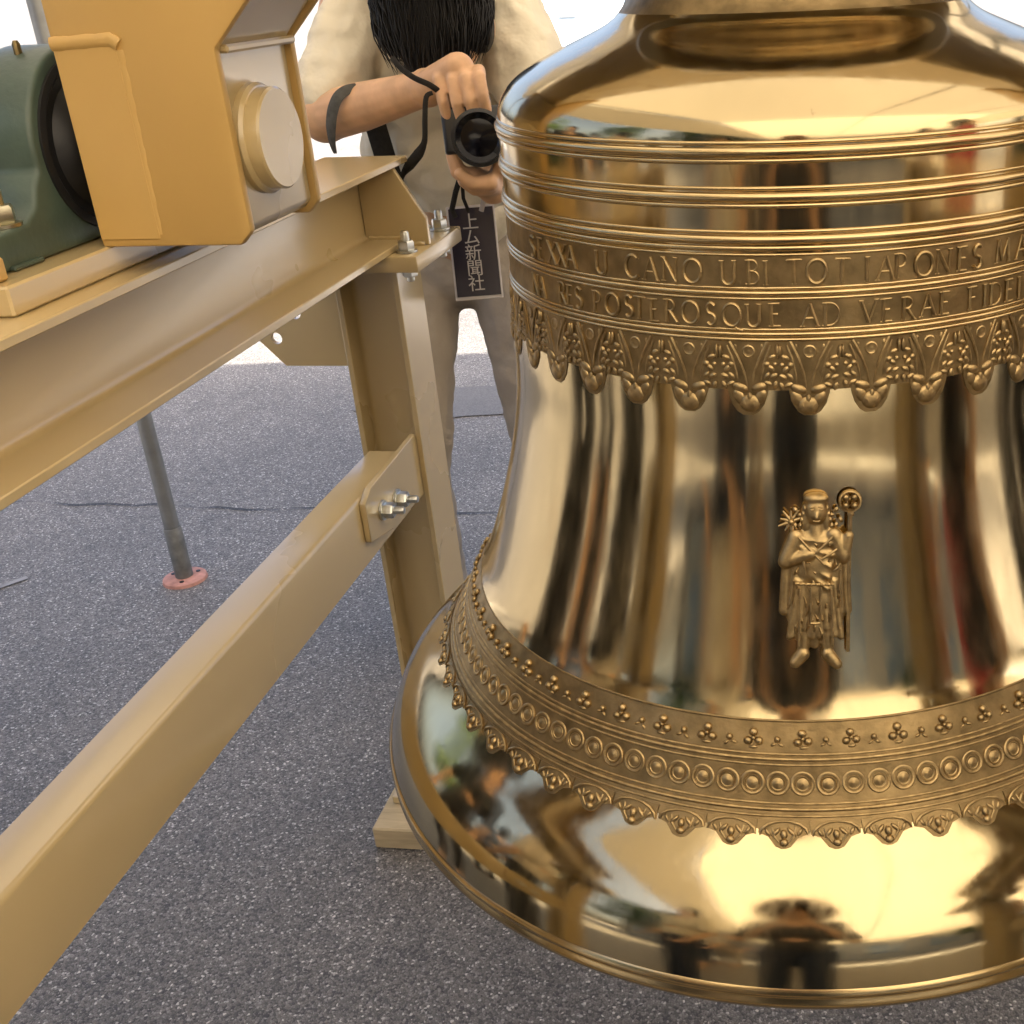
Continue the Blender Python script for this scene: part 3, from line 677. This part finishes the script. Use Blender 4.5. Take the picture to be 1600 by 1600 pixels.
# ------------------------------------------------------------------ pillow block bearings
def bearing(s, label):
    o = empty('bearing_block', frame_pt(.676*s, SY, BT), TH)
    # housing outline in (y, z): foot, waist and round top
    R, zc = .0865, .109
    out = [(-.172, .026), (-.172, .050), (-.165, .056), (-.118, .060), (-.104, .070), (-.096, .088)]
    out += [(-R*cos(rad(a)), zc+R*sin(rad(a))) for a in range(-8, 189, 7)]
    out += [(.096, .088), (.104, .070), (.118, .060), (.165, .056), (.172, .050), (.172, .026)]
    MB().prism(out, -.030, .030, 'x').build('housing', M_GREEN, o, bevel=.006, bseg=3)
    for sx in (-1, 1):
        A = AX((sx*.0295, 0, zc), (sx*1, 0, zc))
        MB().lathe([(.0765, -.002), (.0765, .003), (.070, .004), (.066, .001), (.058, .001), (.050, .010), (.046, .014), (.031, .014)], 40, axis=A).build('seal', M_DARK, o)
        MB().box(-.034, .034, min(sx*.135-.02, sx*.135+.02), max(sx*.135-.02, sx*.135+.02), .0262, .0300).build('foot_pad', M_GREEN, o, bevel=.001)
        hexbolt('nut', o, (-s*.012, sx*.128, .0585), (0, 0, 1), .0115, .020, mat('brass_nut', (.50, .47, .34), .3, 1.0, noise=(60, .2)) if sx < 0 else M_ZINC)
    MB().tube([(0, -.030, zc+R-.008), (0, -.030, zc+R+.002), (0, -.030, zc+R+.005)], [.0035, .0035, .002], 8).build('grease_nipple', mat('dull_brass', (.20, .15, .07), .45, 1.0), o)
    MB().box(-.060, .060, -.205, .205, .0005, .0255).build('packing_plate', M_PAINT, o, bevel=.002)
    for sx in (-1, 1):
        MB().box(-.046, .046, min(sx*.180, sx*.203), max(sx*.180, sx*.203), .0258, .045).build('stop_block', M_PAINT2, o, bevel=.002)
    tag(o, label, 'bearing')
bearing(-1, 'dark green cast bearing block bolted on the left steel beam')
bearing(1, 'dark green cast bearing block on the right steel beam behind the bell')

# ------------------------------------------------------------------ the tent over the yard
tent = empty('event_tent', (-1.309, 2.674, 0), 0)
tag(tent, 'white canvas event tent on thin galvanised pipe legs with rusty base discs', 'tent')
TX0, TX1, TY0, TY1, EV, RG = 0.0, 7.2, -7.2, 0.0, 2.25, 3.55  # depth stretched behind the viewer to block light on front faces
def canopy_pt(x, t):
    y = TY0+(TY1-TY0)*t; k = 1-abs(2*t-1)
    return (x, y, EV+(RG-EV)*k-.05*sin(pi*((2*t) % 1))-.03*abs(sin(pi*(x-TX0)/1.8)))
vs_, fs_ = [], []; NX, NY = 48, 32
for i in range(NX+1):
    for j in range(NY+1): vs_.append(canopy_pt(TX0-.05+(TX1-TX0+.1)*i/NX, j/NY))
for i in range(NX):
    for j in range(NY): fs_.append((i*(NY+1)+j, (i+1)*(NY+1)+j, (i+1)*(NY+1)+j+1, i*(NY+1)+j+1))
MB().add(vs_, fs_).build('canopy', M_CANVAS, tent, fixn=False, angle=60)
for yy in (TY0-.02, TY1+.02):                             # valances
    vs_, fs_ = [], []
    for i in range(97):
        x = TX0-.05+(TX1-TX0+.1)*i/96; d = .25+.035*abs(sin(pi*i/4)); wob = .012*sin(i*.9)
        vs_ += [(x, yy, EV-.012), (x, yy+wob, EV-d)]
        if i: fs_.append((2*i-2, 2*i, 2*i+1, 2*i-1))
    MB().add(vs_, fs_).build('valance', M_CANVAS, tent, fixn=False)
for xx in (TX0-.07, TX1+.07):                             # gable cloths
    vs_ = [(xx, TY0, EV-.2), (xx, TY0, EV-.01), (xx, (TY0+TY1)/2, RG-.08), (xx, TY1, EV-.01), (xx, TY1, EV-.2)]
    MB().add(vs_+[(xx, (TY0+TY1)/2, EV-.2)], [(0, 1, 2, 5), (5, 2, 3, 4)]).build('gable_cloth', M_CANVAS, tent, fixn=False)
first = True
for xx in (TX0, 2.4, 4.8, TX1):
    for yy in (TY0, TY1):
        lean = rad(0.0)
        lg = MB().lathe([(.0195, .155), (.0195, EV-.03)], 20).build('leg', M_PIPE, tent, loc=(xx, yy, 0))
        MB().lathe([(.0222, .012), (.0222, .148), (.0195, .154)], 20).build('sleeve', mat('worn_pipe', (.20, .20, .185), .55, .5, noise=(40, .35)) if first else bpy.data.materials['worn_pipe'], lg)
        MB().lathe([(.0, .011), (.045, .011), (.054, .008), (.056, 0)], 28).build('base_disc', M_RUST, lg)
        for a in (0, 120, 240):
            MB().lathe([(.006, .0108), (.006, .0122), (.0, .0122)], 10, axis=Matrix.Translation((.036*cos(rad(a-80)), .036*sin(rad(a-80)), 0))).build('bolt_hole', M_DARK, lg)
        first = False
for yy in (TY0, TY1): MB().tube([(TX0, yy, EV-.03), (TX1, yy, EV-.03)], .019, 10).build('eave_pipe', M_PIPE, tent)
MB().tube([(TX0, (TY0+TY1)/2, RG-.075), (TX1, (TY0+TY1)/2, RG-.075)], .019, 10).build('ridge_pipe', M_PIPE, tent)
for xx in (TX0, 2.4, 4.8, TX1):
    for yy in (TY0, TY1): MB().tube([(xx, yy, EV-.04), (xx, (TY0+TY1)/2, RG-.085)], .017, 10).build('rafter_pipe', M_PIPE, tent)

# ------------------------------------------------------------------ the bending person
def hand(prims, wrist, knuck, across, curl, fingers, r=.0088):
    """palm between wrist and knuckle line, then fingers bent by the given offsets"""
    w_, k_ = Vector(wrist), Vector(knuck); ac = Vector(across)
    for i in range(4):
        u = (i-1.5)/1.5
        a = k_+ac*u
        prims.append(('c', w_+ac*u*.55, a, .014, .0098))
        p = a
        for j, st in enumerate(fingers):
            q = p+Vector(st)*(1.0, 1.08, 1.02, .86)[i]
            prims.append(('c', p, q, r*(1-.06*j), r*(1-.06*(j+1)))); p = q
pp = empty('person', (-.36, 2.36, 0), 0)
tag(pp, 'person in cream shirt and beige trousers bending to photograph the bell', 'person')
off_ = Vector(pp.location)
Pn = lambda *a: at(*a)-off_
# joints
hipL, hipR = Pn(650, 425, 2.36), Pn(800, 420, 2.36)           # viewer's left / right
kneeL, kneeR = Pn(648, 740, 2.27), Pn(866, 735, 2.27)
ankL, ankR = Vector((kneeL.x-.005, .02, .08)), Vector((kneeR.x+.02, .02, .08))
pelv = (hipL+hipR)/2
shL, shR = Pn(546, 8, 2.06), Pn(792, 5, 2.08)
neck = Pn(684, -45, 2.05); head = Pn(686, 18, 1.965)
elL, haL = Pn(508, 183, 1.93), Pn(668, 137, 1.815)
elR, haR = Pn(862, 215, 1.95), Pn(770, 285, 1.80)
chest = (shL+shR)/2+Vector((0, .03, -.10)); waist = pelv+Vector((0, 0, .14))
body = [('c', hipL, kneeL, .068, .052), ('c', kneeL, ankL, .050, .036), ('c', hipR, kneeR, .068, .052), ('c', kneeR, ankR, .052, .036),
        ('c', hipL, hipR, .06, .06), ('c', (hipL+hipR)/2+Vector((0, .01, .04)), chest, .08, .10), ('c', shL, shR, .042, .042), ('c', (shL+shR)/2, neck, .055, .05), ('c', neck, head, .050, .05),
        ('c', shL, elL, .047, .040), ('c', elL, elL.lerp(haL, .35), .038, .037), ('c', elL.lerp(haL, .35), haL, .037, .025), ('c', shR, elR, .047, .040), ('c', elR, haR, .038, .026),
        ('e', head, (.073, .092, .108), (rad(-38), 0, rad(4))), ('e', head+Vector((.004, -.062, -.052)), (.050, .045, .060), (rad(-38), 0, 0)),
        ('c', head+Vector((.003, -.088, -.020)), head+Vector((.004, -.094, -.045)), .009, .012),
        ('e', head+Vector((-.075, -.01, -.02)), (.010, .022, .032)), ('e', head+Vector((.076, -.01, -.02)), (.010, .022, .032)),
        ('c', ankL, ankL+Vector((-.015, -.13, -.045)), .038, .032), ('c', ankR, ankR+Vector((.015, -.13, -.045)), .038, .032)]
# hand over the top of the camera: knuckles up, four fingers hanging down in front
kn = Pn(716, 108, 1.775); wr = Pn(672, 136, 1.81)
acv = (Pn(757, 124, 1.755)-Pn(694, 128, 1.785))*.5
hand(body, wr, kn+Vector((0, 0, -.004)), acv, 0, [(.004, -.026, -.008), (.004, -.012, -.028), (.003, .004, -.022)], .0098)
body += [('c', wr, kn, .026, .024), ('c', haL, wr, .029, .024), ('c', wr+Vector((.01, .005, -.012)), Pn(705, 160, 1.80), .013, .011), ('c', Pn(705, 160, 1.80), Pn(714, 180, 1.815), .011, .009)]
# other hand cupped under the lens
w2 = Pn(770, 292, 1.80); k2 = Pn(742, 281, 1.755)
body += [('c', haR, w2, .026, .026), ('c', w2, k2, .024, .020), ('c', k2, Pn(716, 268, 1.745), .015, .012), ('c', Pn(716, 268, 1.745), Pn(707, 243, 1.75), .012, .010),
         ('c', w2, Pn(765, 285, 1.725), .018, .013), ('c', Pn(765, 285, 1.725), Pn(738, 287, 1.712), .0115, .0105), ('c', Pn(738, 287, 1.712), Pn(719, 272, 1.712), .0105, .009),
         ('c', Pn(765, 293, 1.74), Pn(742, 295, 1.725), .0115, .0105), ('c', Pn(742, 295, 1.725), Pn(724, 283, 1.725), .0105, .009),
         ('c', w2, Pn(780, 262, 1.735), .015, .011), ('c', Pn(780, 262, 1.735), Pn(786, 240, 1.735), .011, .009)]
bo = organic('body', body, M_SKIN, pp, .0034, 2)
# shirt: short sleeves, loose tail
sh = [('c', shL+Vector((.015, 0, -.01)), shL.lerp(elL, .74)+Vector((0, .0, .0)), .060, .058), ('c', shR+Vector((-.01, 0, .0)), shR.lerp(elR, .72), .068, .060), ('c', shL+Vector((.03, .01, .02)), shR+Vector((-.03, .01, .02)), .075, .075),
      ('e', chest+Vector((0, .01, .02)), (.185, .125, .15)), ('e', chest+Vector((0, .05, -.12)), (.165, .12, .14)), ('e', pelv+Vector((0, -.03, .13)), (.155, .115, .085)),
      ('c', shL.lerp(elL, .70), shL.lerp(elL, .79), .062, .058)]
organic('shirt', sh, M_SHIRT, pp, .0065, 3, (.030, .075))
tr = [('c', hipL, kneeL, .092, .076), ('c', kneeL, ankL+Vector((0, 0, .02)), .074, .066), ('c', hipR, kneeR, .092, .076), ('c', kneeR, ankR+Vector((0, 0, .02)), .074, .066),
      ('e', pelv+Vector((0, .02, .03)), (.165, .115, .11)), ('e', pelv+Vector((0, .0, .10)), (.150, .110, .07))]
organic('trousers', tr, M_TROU, pp, .008, 4, (.014, .06))
hr = [('e', head+Vector((0, .004, .014)), (.083, .098, .110), (rad(-38), 0, rad(4))), ('e', head+Vector((-.03, -.055, .02)), (.050, .050, .06), (rad(-30), 0, 0)), ('e', head+Vector((.026, -.055, .018)), (.050, .048, .06), (rad(-30), 0, 0)),
      ('e', head+Vector((0, -.085, -.022)), (.066, .034, .060), (rad(-20), 0, 0)), ('e', head+Vector((.005, -.085, -.070)), (.052, .034, .045), (rad(-10), 0, 0)), ('e', head+Vector((-.062, -.005, .01)), (.018, .045, .05)), ('e', head+Vector((.062, -.005, .01)), (.018, .045, .05)), ('e', head+Vector((.066, -.030, -.012)), (.022, .042, .050)), ('e', head+Vector((-.066, -.030, -.012)), (.022, .042, .050))]
hair = organic('hair', hr, M_HAIR, pp, .0050, 3, (.007, .03))
m = MB(); random.seed(5)                                  # combed strands from the crown and a fringe over the brow
HR = Euler((rad(-38), 0, rad(4))).to_matrix()
for k in range(1100):
    a = random.uniform(0, 2*pi); t0 = random.uniform(.05, 1.25); L = random.uniform(.45, .8); pts = []; f = random.uniform(1.005, 1.045)
    for i in range(5):
        t = t0+L*i/4; aa = a+random.uniform(-.02, .02)+.05*i
        pts.append(head+Vector((0, .004, .014))+HR @ Vector((.083*f*sin(t)*cos(aa), .098*f*sin(t)*sin(aa), .110*f*cos(t))))
    m.tube(pts, [.0008, .0016, .0017, .0013, .0003], 4, caps=False)
for k in range(900):
    a = random.uniform(-1.75, 1.75); z0 = .045+random.uniform(-.035, .03)
    p0 = head+Vector((.090*sin(a), -.055-.067*max(cos(a), -.2), z0)); le = random.uniform(.065, .120)*(1-.22*abs(sin(a)))
    dx = random.uniform(-.014, .014); pts = [p0+Vector((dx*i/4-.030*sin(a)*(i/4)**2+.002*sin(i*2.1+k), -.010*sin(pi*i/5), -le*i/4)) for i in range(5)]
    m.tube(pts, [.0006, .0011, .0012, .0009, .0002], 4, caps=False)
m.build('hair_strands', M_HAIR, pp, fixn=False)
m = MB()                                                  # shoulder strap of a bag across the hip
m.tube([Pn(574, 150, 2.04), Pn(588, 200, 2.03), Pn(602, 246, 2.03), Pn(620, 300, 2.05)], .018, 8, ((0, 1, 0), .14)); m.build('bag_strap', M_WEB, pp)
for a_, sg in ((ankL, -1), (ankR, 1)):
    m = MB(); m.ell(a_+Vector((sg*.012, -.065, -.035)), (.050, .135, .046), None, 16, 10); m.build('shoe', M_DARK, pp)

# ------------------------------------------------------------------ the camera in the person's hands
cc = at(741, 196, 1.765)
cmr = empty('camera', cc, 0); tag(cmr, 'black digital camera held over the lens by the bending person', 'camera')
CRz = Matrix.Rotation(rad(10), 4, 'Z') @ Matrix.Rotation(rad(-14), 4, 'X')
m = MB().box(-.046, .058, -.012, .036, -.040, .026, CRz); m.build('camera_body', M_BLACK, cmr, bevel=.006, bseg=3)
m = MB().box(-.018, .028, -.014, .030, .022, .040, CRz); m.build('viewfinder_hump', M_BLACK, cmr, bevel=.005, bseg=2)
A = CRz @ AX((.004, -.010, -.020), (.006, -1, -.12))
ln = MB().lathe([(.0375, 0), (.0375, .016), (.0390, .017), (.0390, .030), (.0370, .031), (.0370, .044), (.0395, .046), (.0395, .056), (.0345, .0575), (.0335, .052)], 44, axis=A).build('lens', M_BLACK, cmr, angle=25)
MB().lathe([(.0338, .0520), (.026, .0475), (.014, .0505), (.0003, .0515)], 40, axis=A).build('front_glass', M_GLASS, ln)
for zz in (.020, .024, .035, .039): MB().lathe([(.0388, zz), (.0398, zz+.001), (.0398, zz+.002), (.0388, zz+.003)], 44, axis=A).build('grip_ring', M_DARK, ln)
C0 = Vector(cc)
m = MB(); q = lambda *a: at(*a)-C0
m.tube(smooth([q(612, 90, 1.76), q(628, 108, 1.755), q(648, 122, 1.75), q(672, 133, 1.748), q(688, 146, 1.755), q(690, 160, 1.77)]), smooth_r([.0040, .0044, .0044, .0046, .0046, .004]), 10, ((0, 1, .3), .4)); m.build('strap_loop', M_WEB, cmr)
m = MB(); m.tube([q(686, 150, 1.76), q(694, 176, 1.76), q(703, 205, 1.765)], .0034, 8, ((0, 1, 0), .4)); m.build('strap_end', M_WEB, cmr)
m = MB(); m.tube(smooth([q(676, 145, 1.752), q(666, 152, 1.75), q(664, 185, 1.75), q(664, 212, 1.752), q(662, 225, 1.755), q(654, 240, 1.76), q(640, 258, 1.765), q(630, 272, 1.77), q(622, 292, 1.785)]), smooth_r([.0030, .0038, .0040, .0040, .0046, .0078, .0078, .0040, .0030]), 10, ((0, 1, 0), .4)); m.build('strap_tail', M_WEB, cmr)
m = MB()                                                  # grey strap slung round the forearm
m.tube(smooth([q(557, 136, 1.868), q(541, 141, 1.858), q(528, 152, 1.853), q(520, 172, 1.852), q(517, 198, 1.856), q(519, 222, 1.868), q(524, 240, 1.872)]), smooth_r([.0060, .0078, .0088, .0092, .0088, .0062, .0030]), 10, ((.3, 1, 0), .22)); m.build('arm_strap', M_GREYWEB, cmr)

# ------------------------------------------------------------------ name tag
tc_ = at(742, 395, 1.93); nt_ = empty('name_tag', tc_, 0)
tag(nt_, 'dark name card with white vertical lettering hanging in a clear pouch', 'name tag')
TR = Matrix.Rotation(rad(-2), 4, 'Y') @ Matrix.Rotation(rad(-16), 4, 'X')
W2, H2 = .0400, .0770
MB().box(-W2, W2, -.0012, .0012, -H2, H2, TR).build('pouch', M_VINYL, nt_, bevel=.0008)
MB().box(-W2+.0035, W2-.0025, -.0024, -.0014, -H2+.006, H2-.004, TR).build('card', M_CARD, nt_)
ff = None
for k, ch in enumerate('上ム新聞社'):
    cu = bpy.data.curves.new('character', 'FONT'); cu.body = ch; cu.size = .0285; cu.extrude = .0003; cu.align_x = 'CENTER'
    to = bpy.data.objects.new('tmp', cu); COL.objects.link(to)
    dg = bpy.context.evaluated_depsgraph_get(); me = bpy.data.meshes.new_from_object(to.evaluated_get(dg), depsgraph=dg)
    bpy.data.objects.remove(to)
    me.transform(TR @ Matrix.Translation((-.002, -.0029, .0405-k*.0252)) @ Matrix.Rotation(pi/2, 4, 'X')); me.materials.clear(); me.materials.append(M_PRINT)
    link(bpy.data.objects.new('character', me), nt_)
q = lambda *a: at(*a)-Vector(tc_)
m = MB(); m.tube([q(722, 268, 1.90), q(712, 300, 1.91), q(706, 328, 1.925), q(712, 340, 1.926)], .0045, 8, ((0, 1, 0), .35)); m.build('cord', M_WEB, nt_)
m = MB(); m.tube([q(722, 282, 1.905), q(724, 310, 1.915), q(732, 330, 1.925)], .0030, 8, ((0, 1, 0), .35)); m.build('cord', M_WEB, nt_)
m = MB(); m.tube([q(758, 292, 1.90), q(756, 312, 1.915), q(752, 330, 1.925)], .0040, 8, ((0, 1, 0), .3)); m.build('clip', M_VINYL, nt_)

# ------------------------------------------------------------------ people behind the viewer (seen mirrored in the bell)
def bystander(loc, face, top, bottom, label, hat=None, hgt=1.66, pose=None, skin=M_SKIN):
    k = hgt/1.70; o = empty('person', loc, face); tag(o, label, 'person')
    V = lambda x, y, z: Vector((x*k, y*k, z*k))
    hd = V(0, -.02, 1.58); ps = pose or {}
    eL, wL = ps.get('L', (V(-.27, .02, 1.10), V(-.25, -.12, .88))); eR, wR = ps.get('R', (V(.27, .02, 1.10), V(.25, -.12, .88)))
    sL, sR = V(-.18, 0, 1.40), V(.18, 0, 1.40)
    b = [('e', hd, (.075*k, .095*k, .118*k)), ('c', V(0, 0, 1.38), hd, .055*k, .055*k), ('c', sL, sR, .055*k, .055*k), ('c', V(0, 0, 1.34), V(0, 0, .98), .12*k, .12*k),
         ('c', V(-.09, 0, .92), V(-.10, -.01, .48), .085*k, .058*k), ('c', V(-.10, -.01, .48), V(-.10, .02, .07), .055*k, .038*k), ('c', V(.09, 0, .92), V(.10, -.01, .48), .085*k, .058*k), ('c', V(.10, -.01, .48), V(.10, .02, .07), .055*k, .038*k),
         ('c', sL, eL, .05*k, .042*k), ('c', eL, wL, .042*k, .028*k), ('c', sR, eR, .05*k, .042*k), ('c', eR, wR, .042*k, .028*k),
         ('c', hd+V(0, -.09, 0), hd+V(0, -.108, -.03), .010*k, .015*k), ('c', V(-.10, .02, .06), V(-.11, -.14, .035), .04*k, .034*k), ('c', V(.10, .02, .06), V(.11, -.14, .035), .04*k, .034*k)]
    for wv, ev in ((wL, eL), (wR, eR)):
        d = (wv-ev).normalized(); sd_ = d.cross(Vector((0, 1, 0))).normalized()
        for i in range(4):
            st = wv+d*.07*k+sd_*(i-1.5)*.019*k
            b += [('c', wv+sd_*(i-1.5)*.011*k, st, .014*k, .011*k), ('c', st, st+d*.035*k+Vector((0, -.012, 0)), .0095*k, .0085*k), ('c', st+d*.035*k+Vector((0, -.012, 0)), st+d*.05*k+Vector((0, -.032, 0)), .0085*k, .0075*k)]
        b += [('c', wv, wv+d*.045*k-sd_*.04*k, .013*k, .010*k)]
    organic('body', b, skin, o, .011, 2)
    organic('top', [('e', V(0, 0, 1.25), (.20*k, .135*k, .20*k)), ('e', V(0, 0, 1.02), (.175*k, .135*k, .17*k)), ('c', sL, sL.lerp(eL, .8), .072*k, .062*k), ('c', sR, sR.lerp(eR, .8), .072*k, .062*k), ('c', sL, sR, .075*k, .075*k)], top, o, .012, 3, (.02, .08))
    organic('trousers', [('c', V(-.09, 0, .92), V(-.10, -.01, .48), .105*k, .078*k), ('c', V(-.10, -.01, .48), V(-.10, .02, .10), .076*k, .064*k), ('c', V(.09, 0, .92), V(.10, -.01, .48), .105*k, .078*k), ('c', V(.10, -.01, .48), V(.10, .02, .10), .076*k, .064*k), ('e', V(0, 0, .95), (.165*k, .125*k, .13*k))], bottom, o, .012, 3)
    organic('hair', [('e', hd+V(0, .012, .022), (.085*k, .10*k, .115*k)), ('e', hd+V(0, .05, -.04), (.08*k, .055*k, .08*k))], M_HAIR, o, .010, 2)
    if hat:
        MB().lathe([(.002, .115), (.05, .118), (.085, .10), (.096, .04), (.10, .012), (.17, -.004), (.20, -.016), (.199, -.021), (.168, -.010), (.10, .004)], 40, axis=Matrix.Translation(hd+V(0, .01, .045))).build('hat', hat, o)
    return o
# the one taking this picture: head just behind the viewpoint, elbows out, camera before the face
V_ = Vector
bystander((0, -.20, -.035), 0 + pi*0 + pi, M_NAVY, M_JEAN, 'photographer in dark clothes and brown brimmed hat facing the bell', M_BROWN, 1.50,
          {'L': (V_((-.235, -.03, .98)), V_((-.080, -.075, 1.225))), 'R': (V_((.235, -.03, .98)), V_((.080, -.075, 1.225)))})
bystander((1.02, .30, 0), rad(70)+pi/2+rad(-20), M_RED, M_NAVY, 'person in a red shirt standing to the right of the bell', None, 1.62)
bystander((-1.60, 1.02, 0), rad(90), M_NAVY, M_NAVY, 'person in charcoal clothes standing to the left of the stand', None, 1.70)
M_OLIVE = mat('olive_cotton', (.10, .105, .06), .85, 0, .2); M_GREYC = mat('grey_cotton', (.20, .20, .21), .85, 0, .2); M_BLUEC = mat('blue_cotton', (.10, .15, .26), .85, 0, .2)
M_LILAC = mat('lilac_cotton', (.62, .58, .66), .85, 0, .2)
crowd = [((1.30, -.42), 150, M_LILAC, M_GREYC, 'person in a pale lilac shirt beside the red shirt', 1.60), ((-.75, -.55), 205, M_SHIRT, M_JEAN, 'person in a cream shirt on the left of the photographer', 1.63), ((-1.35, .35), 235, M_WALL, M_NAVY, 'person in a beige shirt beside the near left post', 1.66), ((1.75, .95), 95, M_SHIRT, M_NAVY, 'person in a cream shirt right of the stand', 1.65),
         ((2.1, -1.3), 150, M_SHIRT, M_TROU, 'person in a pale shirt and beige trousers back under the tent', 1.66), ((-1.15, -1.7), 200, M_WALL, M_JEAN, 'person in a beige top and dark jeans behind on the left', 1.60),
         ((-.95, -2.1), 195, M_GREYC, M_TROU, 'person in a grey shirt and beige trousers behind the photographer', 1.70),
         ((2.25, -.35), 140, M_NAVY, M_GREYC, 'person in a charcoal shirt and grey trousers on the right', 1.72), ((2.35, .55), 115, M_BROWN, M_NAVY, 'person in a brown top to the right of the red shirt', 1.58),
         ((-1.95, -.45), 225, M_OLIVE, M_NAVY, 'person in an olive shirt and charcoal trousers on the left', 1.64), ((-2.4, .55), 250, M_BLUEC, M_NAVY, 'person in a blue shirt far on the left', 1.68),
         ((.05, -3.4), 180, M_NAVY, M_NAVY, 'person all in charcoal far behind the photographer', 1.74),
         ((3.2, -.9), 130, M_NAVY, M_JEAN, 'person in a charcoal shirt far on the right', 1.70)]
for (x, y), f_, a_, b_, lb, hg in crowd: bystander((x, y, 0), rad(f_), a_, b_, lb, None, hg)

# ------------------------------------------------------------------ white car parked in the sun
car = empty('parked_car', (-.98, 16.4, 0), rad(1)); tag(car, 'white car parked in the sun beyond the bending person', 'car')
sil = [(-1.85, .32), (-1.92, .52), (-1.88, .80), (-1.20, .96), (-.62, 1.44), (-.30, 1.52), (.85, 1.53), (1.25, 1.46), (1.66, 1.02), (1.84, .92), (1.88, .45), (1.80, .30), (1.50, .28)]
arches = lambda cx: [(cx+.36*cos(rad(a)), .30+.36*sin(rad(a))) for a in range(0, 181, 20)]
poly = sil[:-1]+[(1.58, .28)]+arches(1.20)+arches(-1.22)+[(-1.6, .28)]
MB().prism(poly, -.80, .80, 'y').build('body_shell', M_CARW, car, bevel=.05, bseg=3)
for s in (-1, 1):
    for w_ in ([(-1.02, .985), (-.60, 1.36), (-.05, 1.42), (-.05, .985)], [(.01, .985), (.01, 1.42), (.86, 1.43), (1.12, 1.36), (1.36, .99)]):
        MB().prism(w_, min(s*.796, s*.806), max(s*.796, s*.806), 'y').build('window', M_CARG, car, bevel=.003)
    for hx in (-.18, .92):
        dh = MB().box(hx-.10, hx+.10, min(s*.80, s*.835), max(s*.80, s*.835), .865, .895).build('door_handle', M_CARW, car, bevel=.012, bseg=2)
        MB().ell((hx, s*.801, .868), (.15, .010, .045), None, 14, 8).build('handle_recess', M_CARG, dh)
    for cx_ in (1.20, -1.22):
        A = AX((cx_, s*.62, .30), (cx_, s*2, .30))
        wh = MB().lathe([(.20, 0), (.28, 0), (.30, .02), (.30, .16), (.28, .185), (.20, .185)], 32, axis=A).build('wheel', M_TYRE, car)
        MB().lathe([(.20, .05), (.20, .18), (.17, .17), (.06, .15), (.0, .155)], 32, axis=A).build('rim', M_STEEL, wh)
    MB().box(-1.90, -1.80, min(s*.48, s*.76), max(s*.48, s*.76), .68, .80).build('headlight', M_LAMP, car, bevel=.02)
    MB().box(1.80, 1.885, min(s*.62, s*.77), max(s*.62, s*.77), .60, .90).build('tail_light', M_RED, car, bevel=.02)
    MB().ell((-.95, s*.90, 1.0), (.07, .09, .06), None, 12, 8).build('mirror', M_CARW, car)

# ------------------------------------------------------------------ trees round the yard and a block added for its shade (seen mirrored in the bell)
def tree(loc, h, cr_, label, seed):
    random.seed(seed); o = empty('tree', loc); tag(o, label, 'tree', 'trees round the yard')
    m = MB(); m.tube([(0, 0, 0), (.05, .02, h*.25), (-.04, .05, h*.5), (.03, 0, h*.8)], [.17, .13, .10, .03], 9)
    for k in range(9):
        a = k*2.4; z = h*(.3+.055*k); L = cr_*(.9-.05*k)
        m.tube([(0, 0, z), (L*.5*cos(a), L*.5*sin(a), z+L*.3), (L*cos(a), L*sin(a), z+L*.55)], [.06, .04, .012], 6)
    m.build('trunk', M_BARK, o)
    vs, fs = [], []
    cl = [(Vector((cr_*.72*cos(k*2.4)*random.uniform(.3, 1), cr_*.72*sin(k*2.4)*random.uniform(.3, 1), h*random.uniform(.42, .95))), cr_*random.uniform(.28, .48)) for k in range(26)]
    for c, r in cl:
        for _ in range(120):
            d = Vector((random.gauss(0, 1), random.gauss(0, 1), random.gauss(0, .8))).normalized()*r*random.uniform(.55, 1.05)
            p = c+d; a = Vector((random.gauss(0, 1), random.gauss(0, 1), random.gauss(0, 1))).normalized(); b_ = a.orthogonal().normalized(); s_ = random.uniform(.07, .15)
            n0 = len(vs); vs += [p-a*s_, p+b_*s_*.55, p+a*s_, p-b_*s_*.55]; fs.append((n0, n0+1, n0+2, n0+3))
    MB().add(vs, fs).build('crown', M_LEAF, o, fixn=False, smooth=False)
for i, (x, y, h) in enumerate(((-8, -7.5, 6.0), (-5.4, -9.0, 5.0), (6.5, -8.2, 5), (10, -6, 6), (-9.5, -2.5, 6.0), (-13, 5, 7), (12, 0, 6.5))):
    tree((x, y, 0), h, h*.36, ['broad leafy tree behind the tent on the left', 'smaller leafy tree against the added wall', 'leafy tree behind the tent on the right', 'low leafy tree at the right rear of the yard',
         'leafy tree at the left side of the yard', 'leafy tree far left beyond the stand', 'leafy tree at the right side of the yard'][i], 40+i)
bd = empty('shade_building', (3, -14.2, 0)); tag(bd, 'beige two storey block added behind the tent for shade', 'shade_building')  # added close behind the viewer to shade the ground and darken reflections
MB().box(-14, 14, -4, 4, 0, 7).build('shade_building_wall', M_WALL, bd)
MB().prism([(-4.6, 7.002), (4.6, 7.002), (0, 9.2)], -14.5, 14.5, 'x').build('shade_building_roof', M_ROOF, bd)
for z in (1.1, 4.2):
    for k in range(9):
        x = -12+k*3
        wn = MB().box(x-.75, x+.75, 4.002, 4.03, z, z+1.5).build('window', M_CARG, bd)
        for zz, hh in ((z-.06, .05), (z+1.505, .05)): MB().box(x-.85, x+.85, 4.002, 4.09, zz, zz+hh).build('sill', M_ROOF, wn)
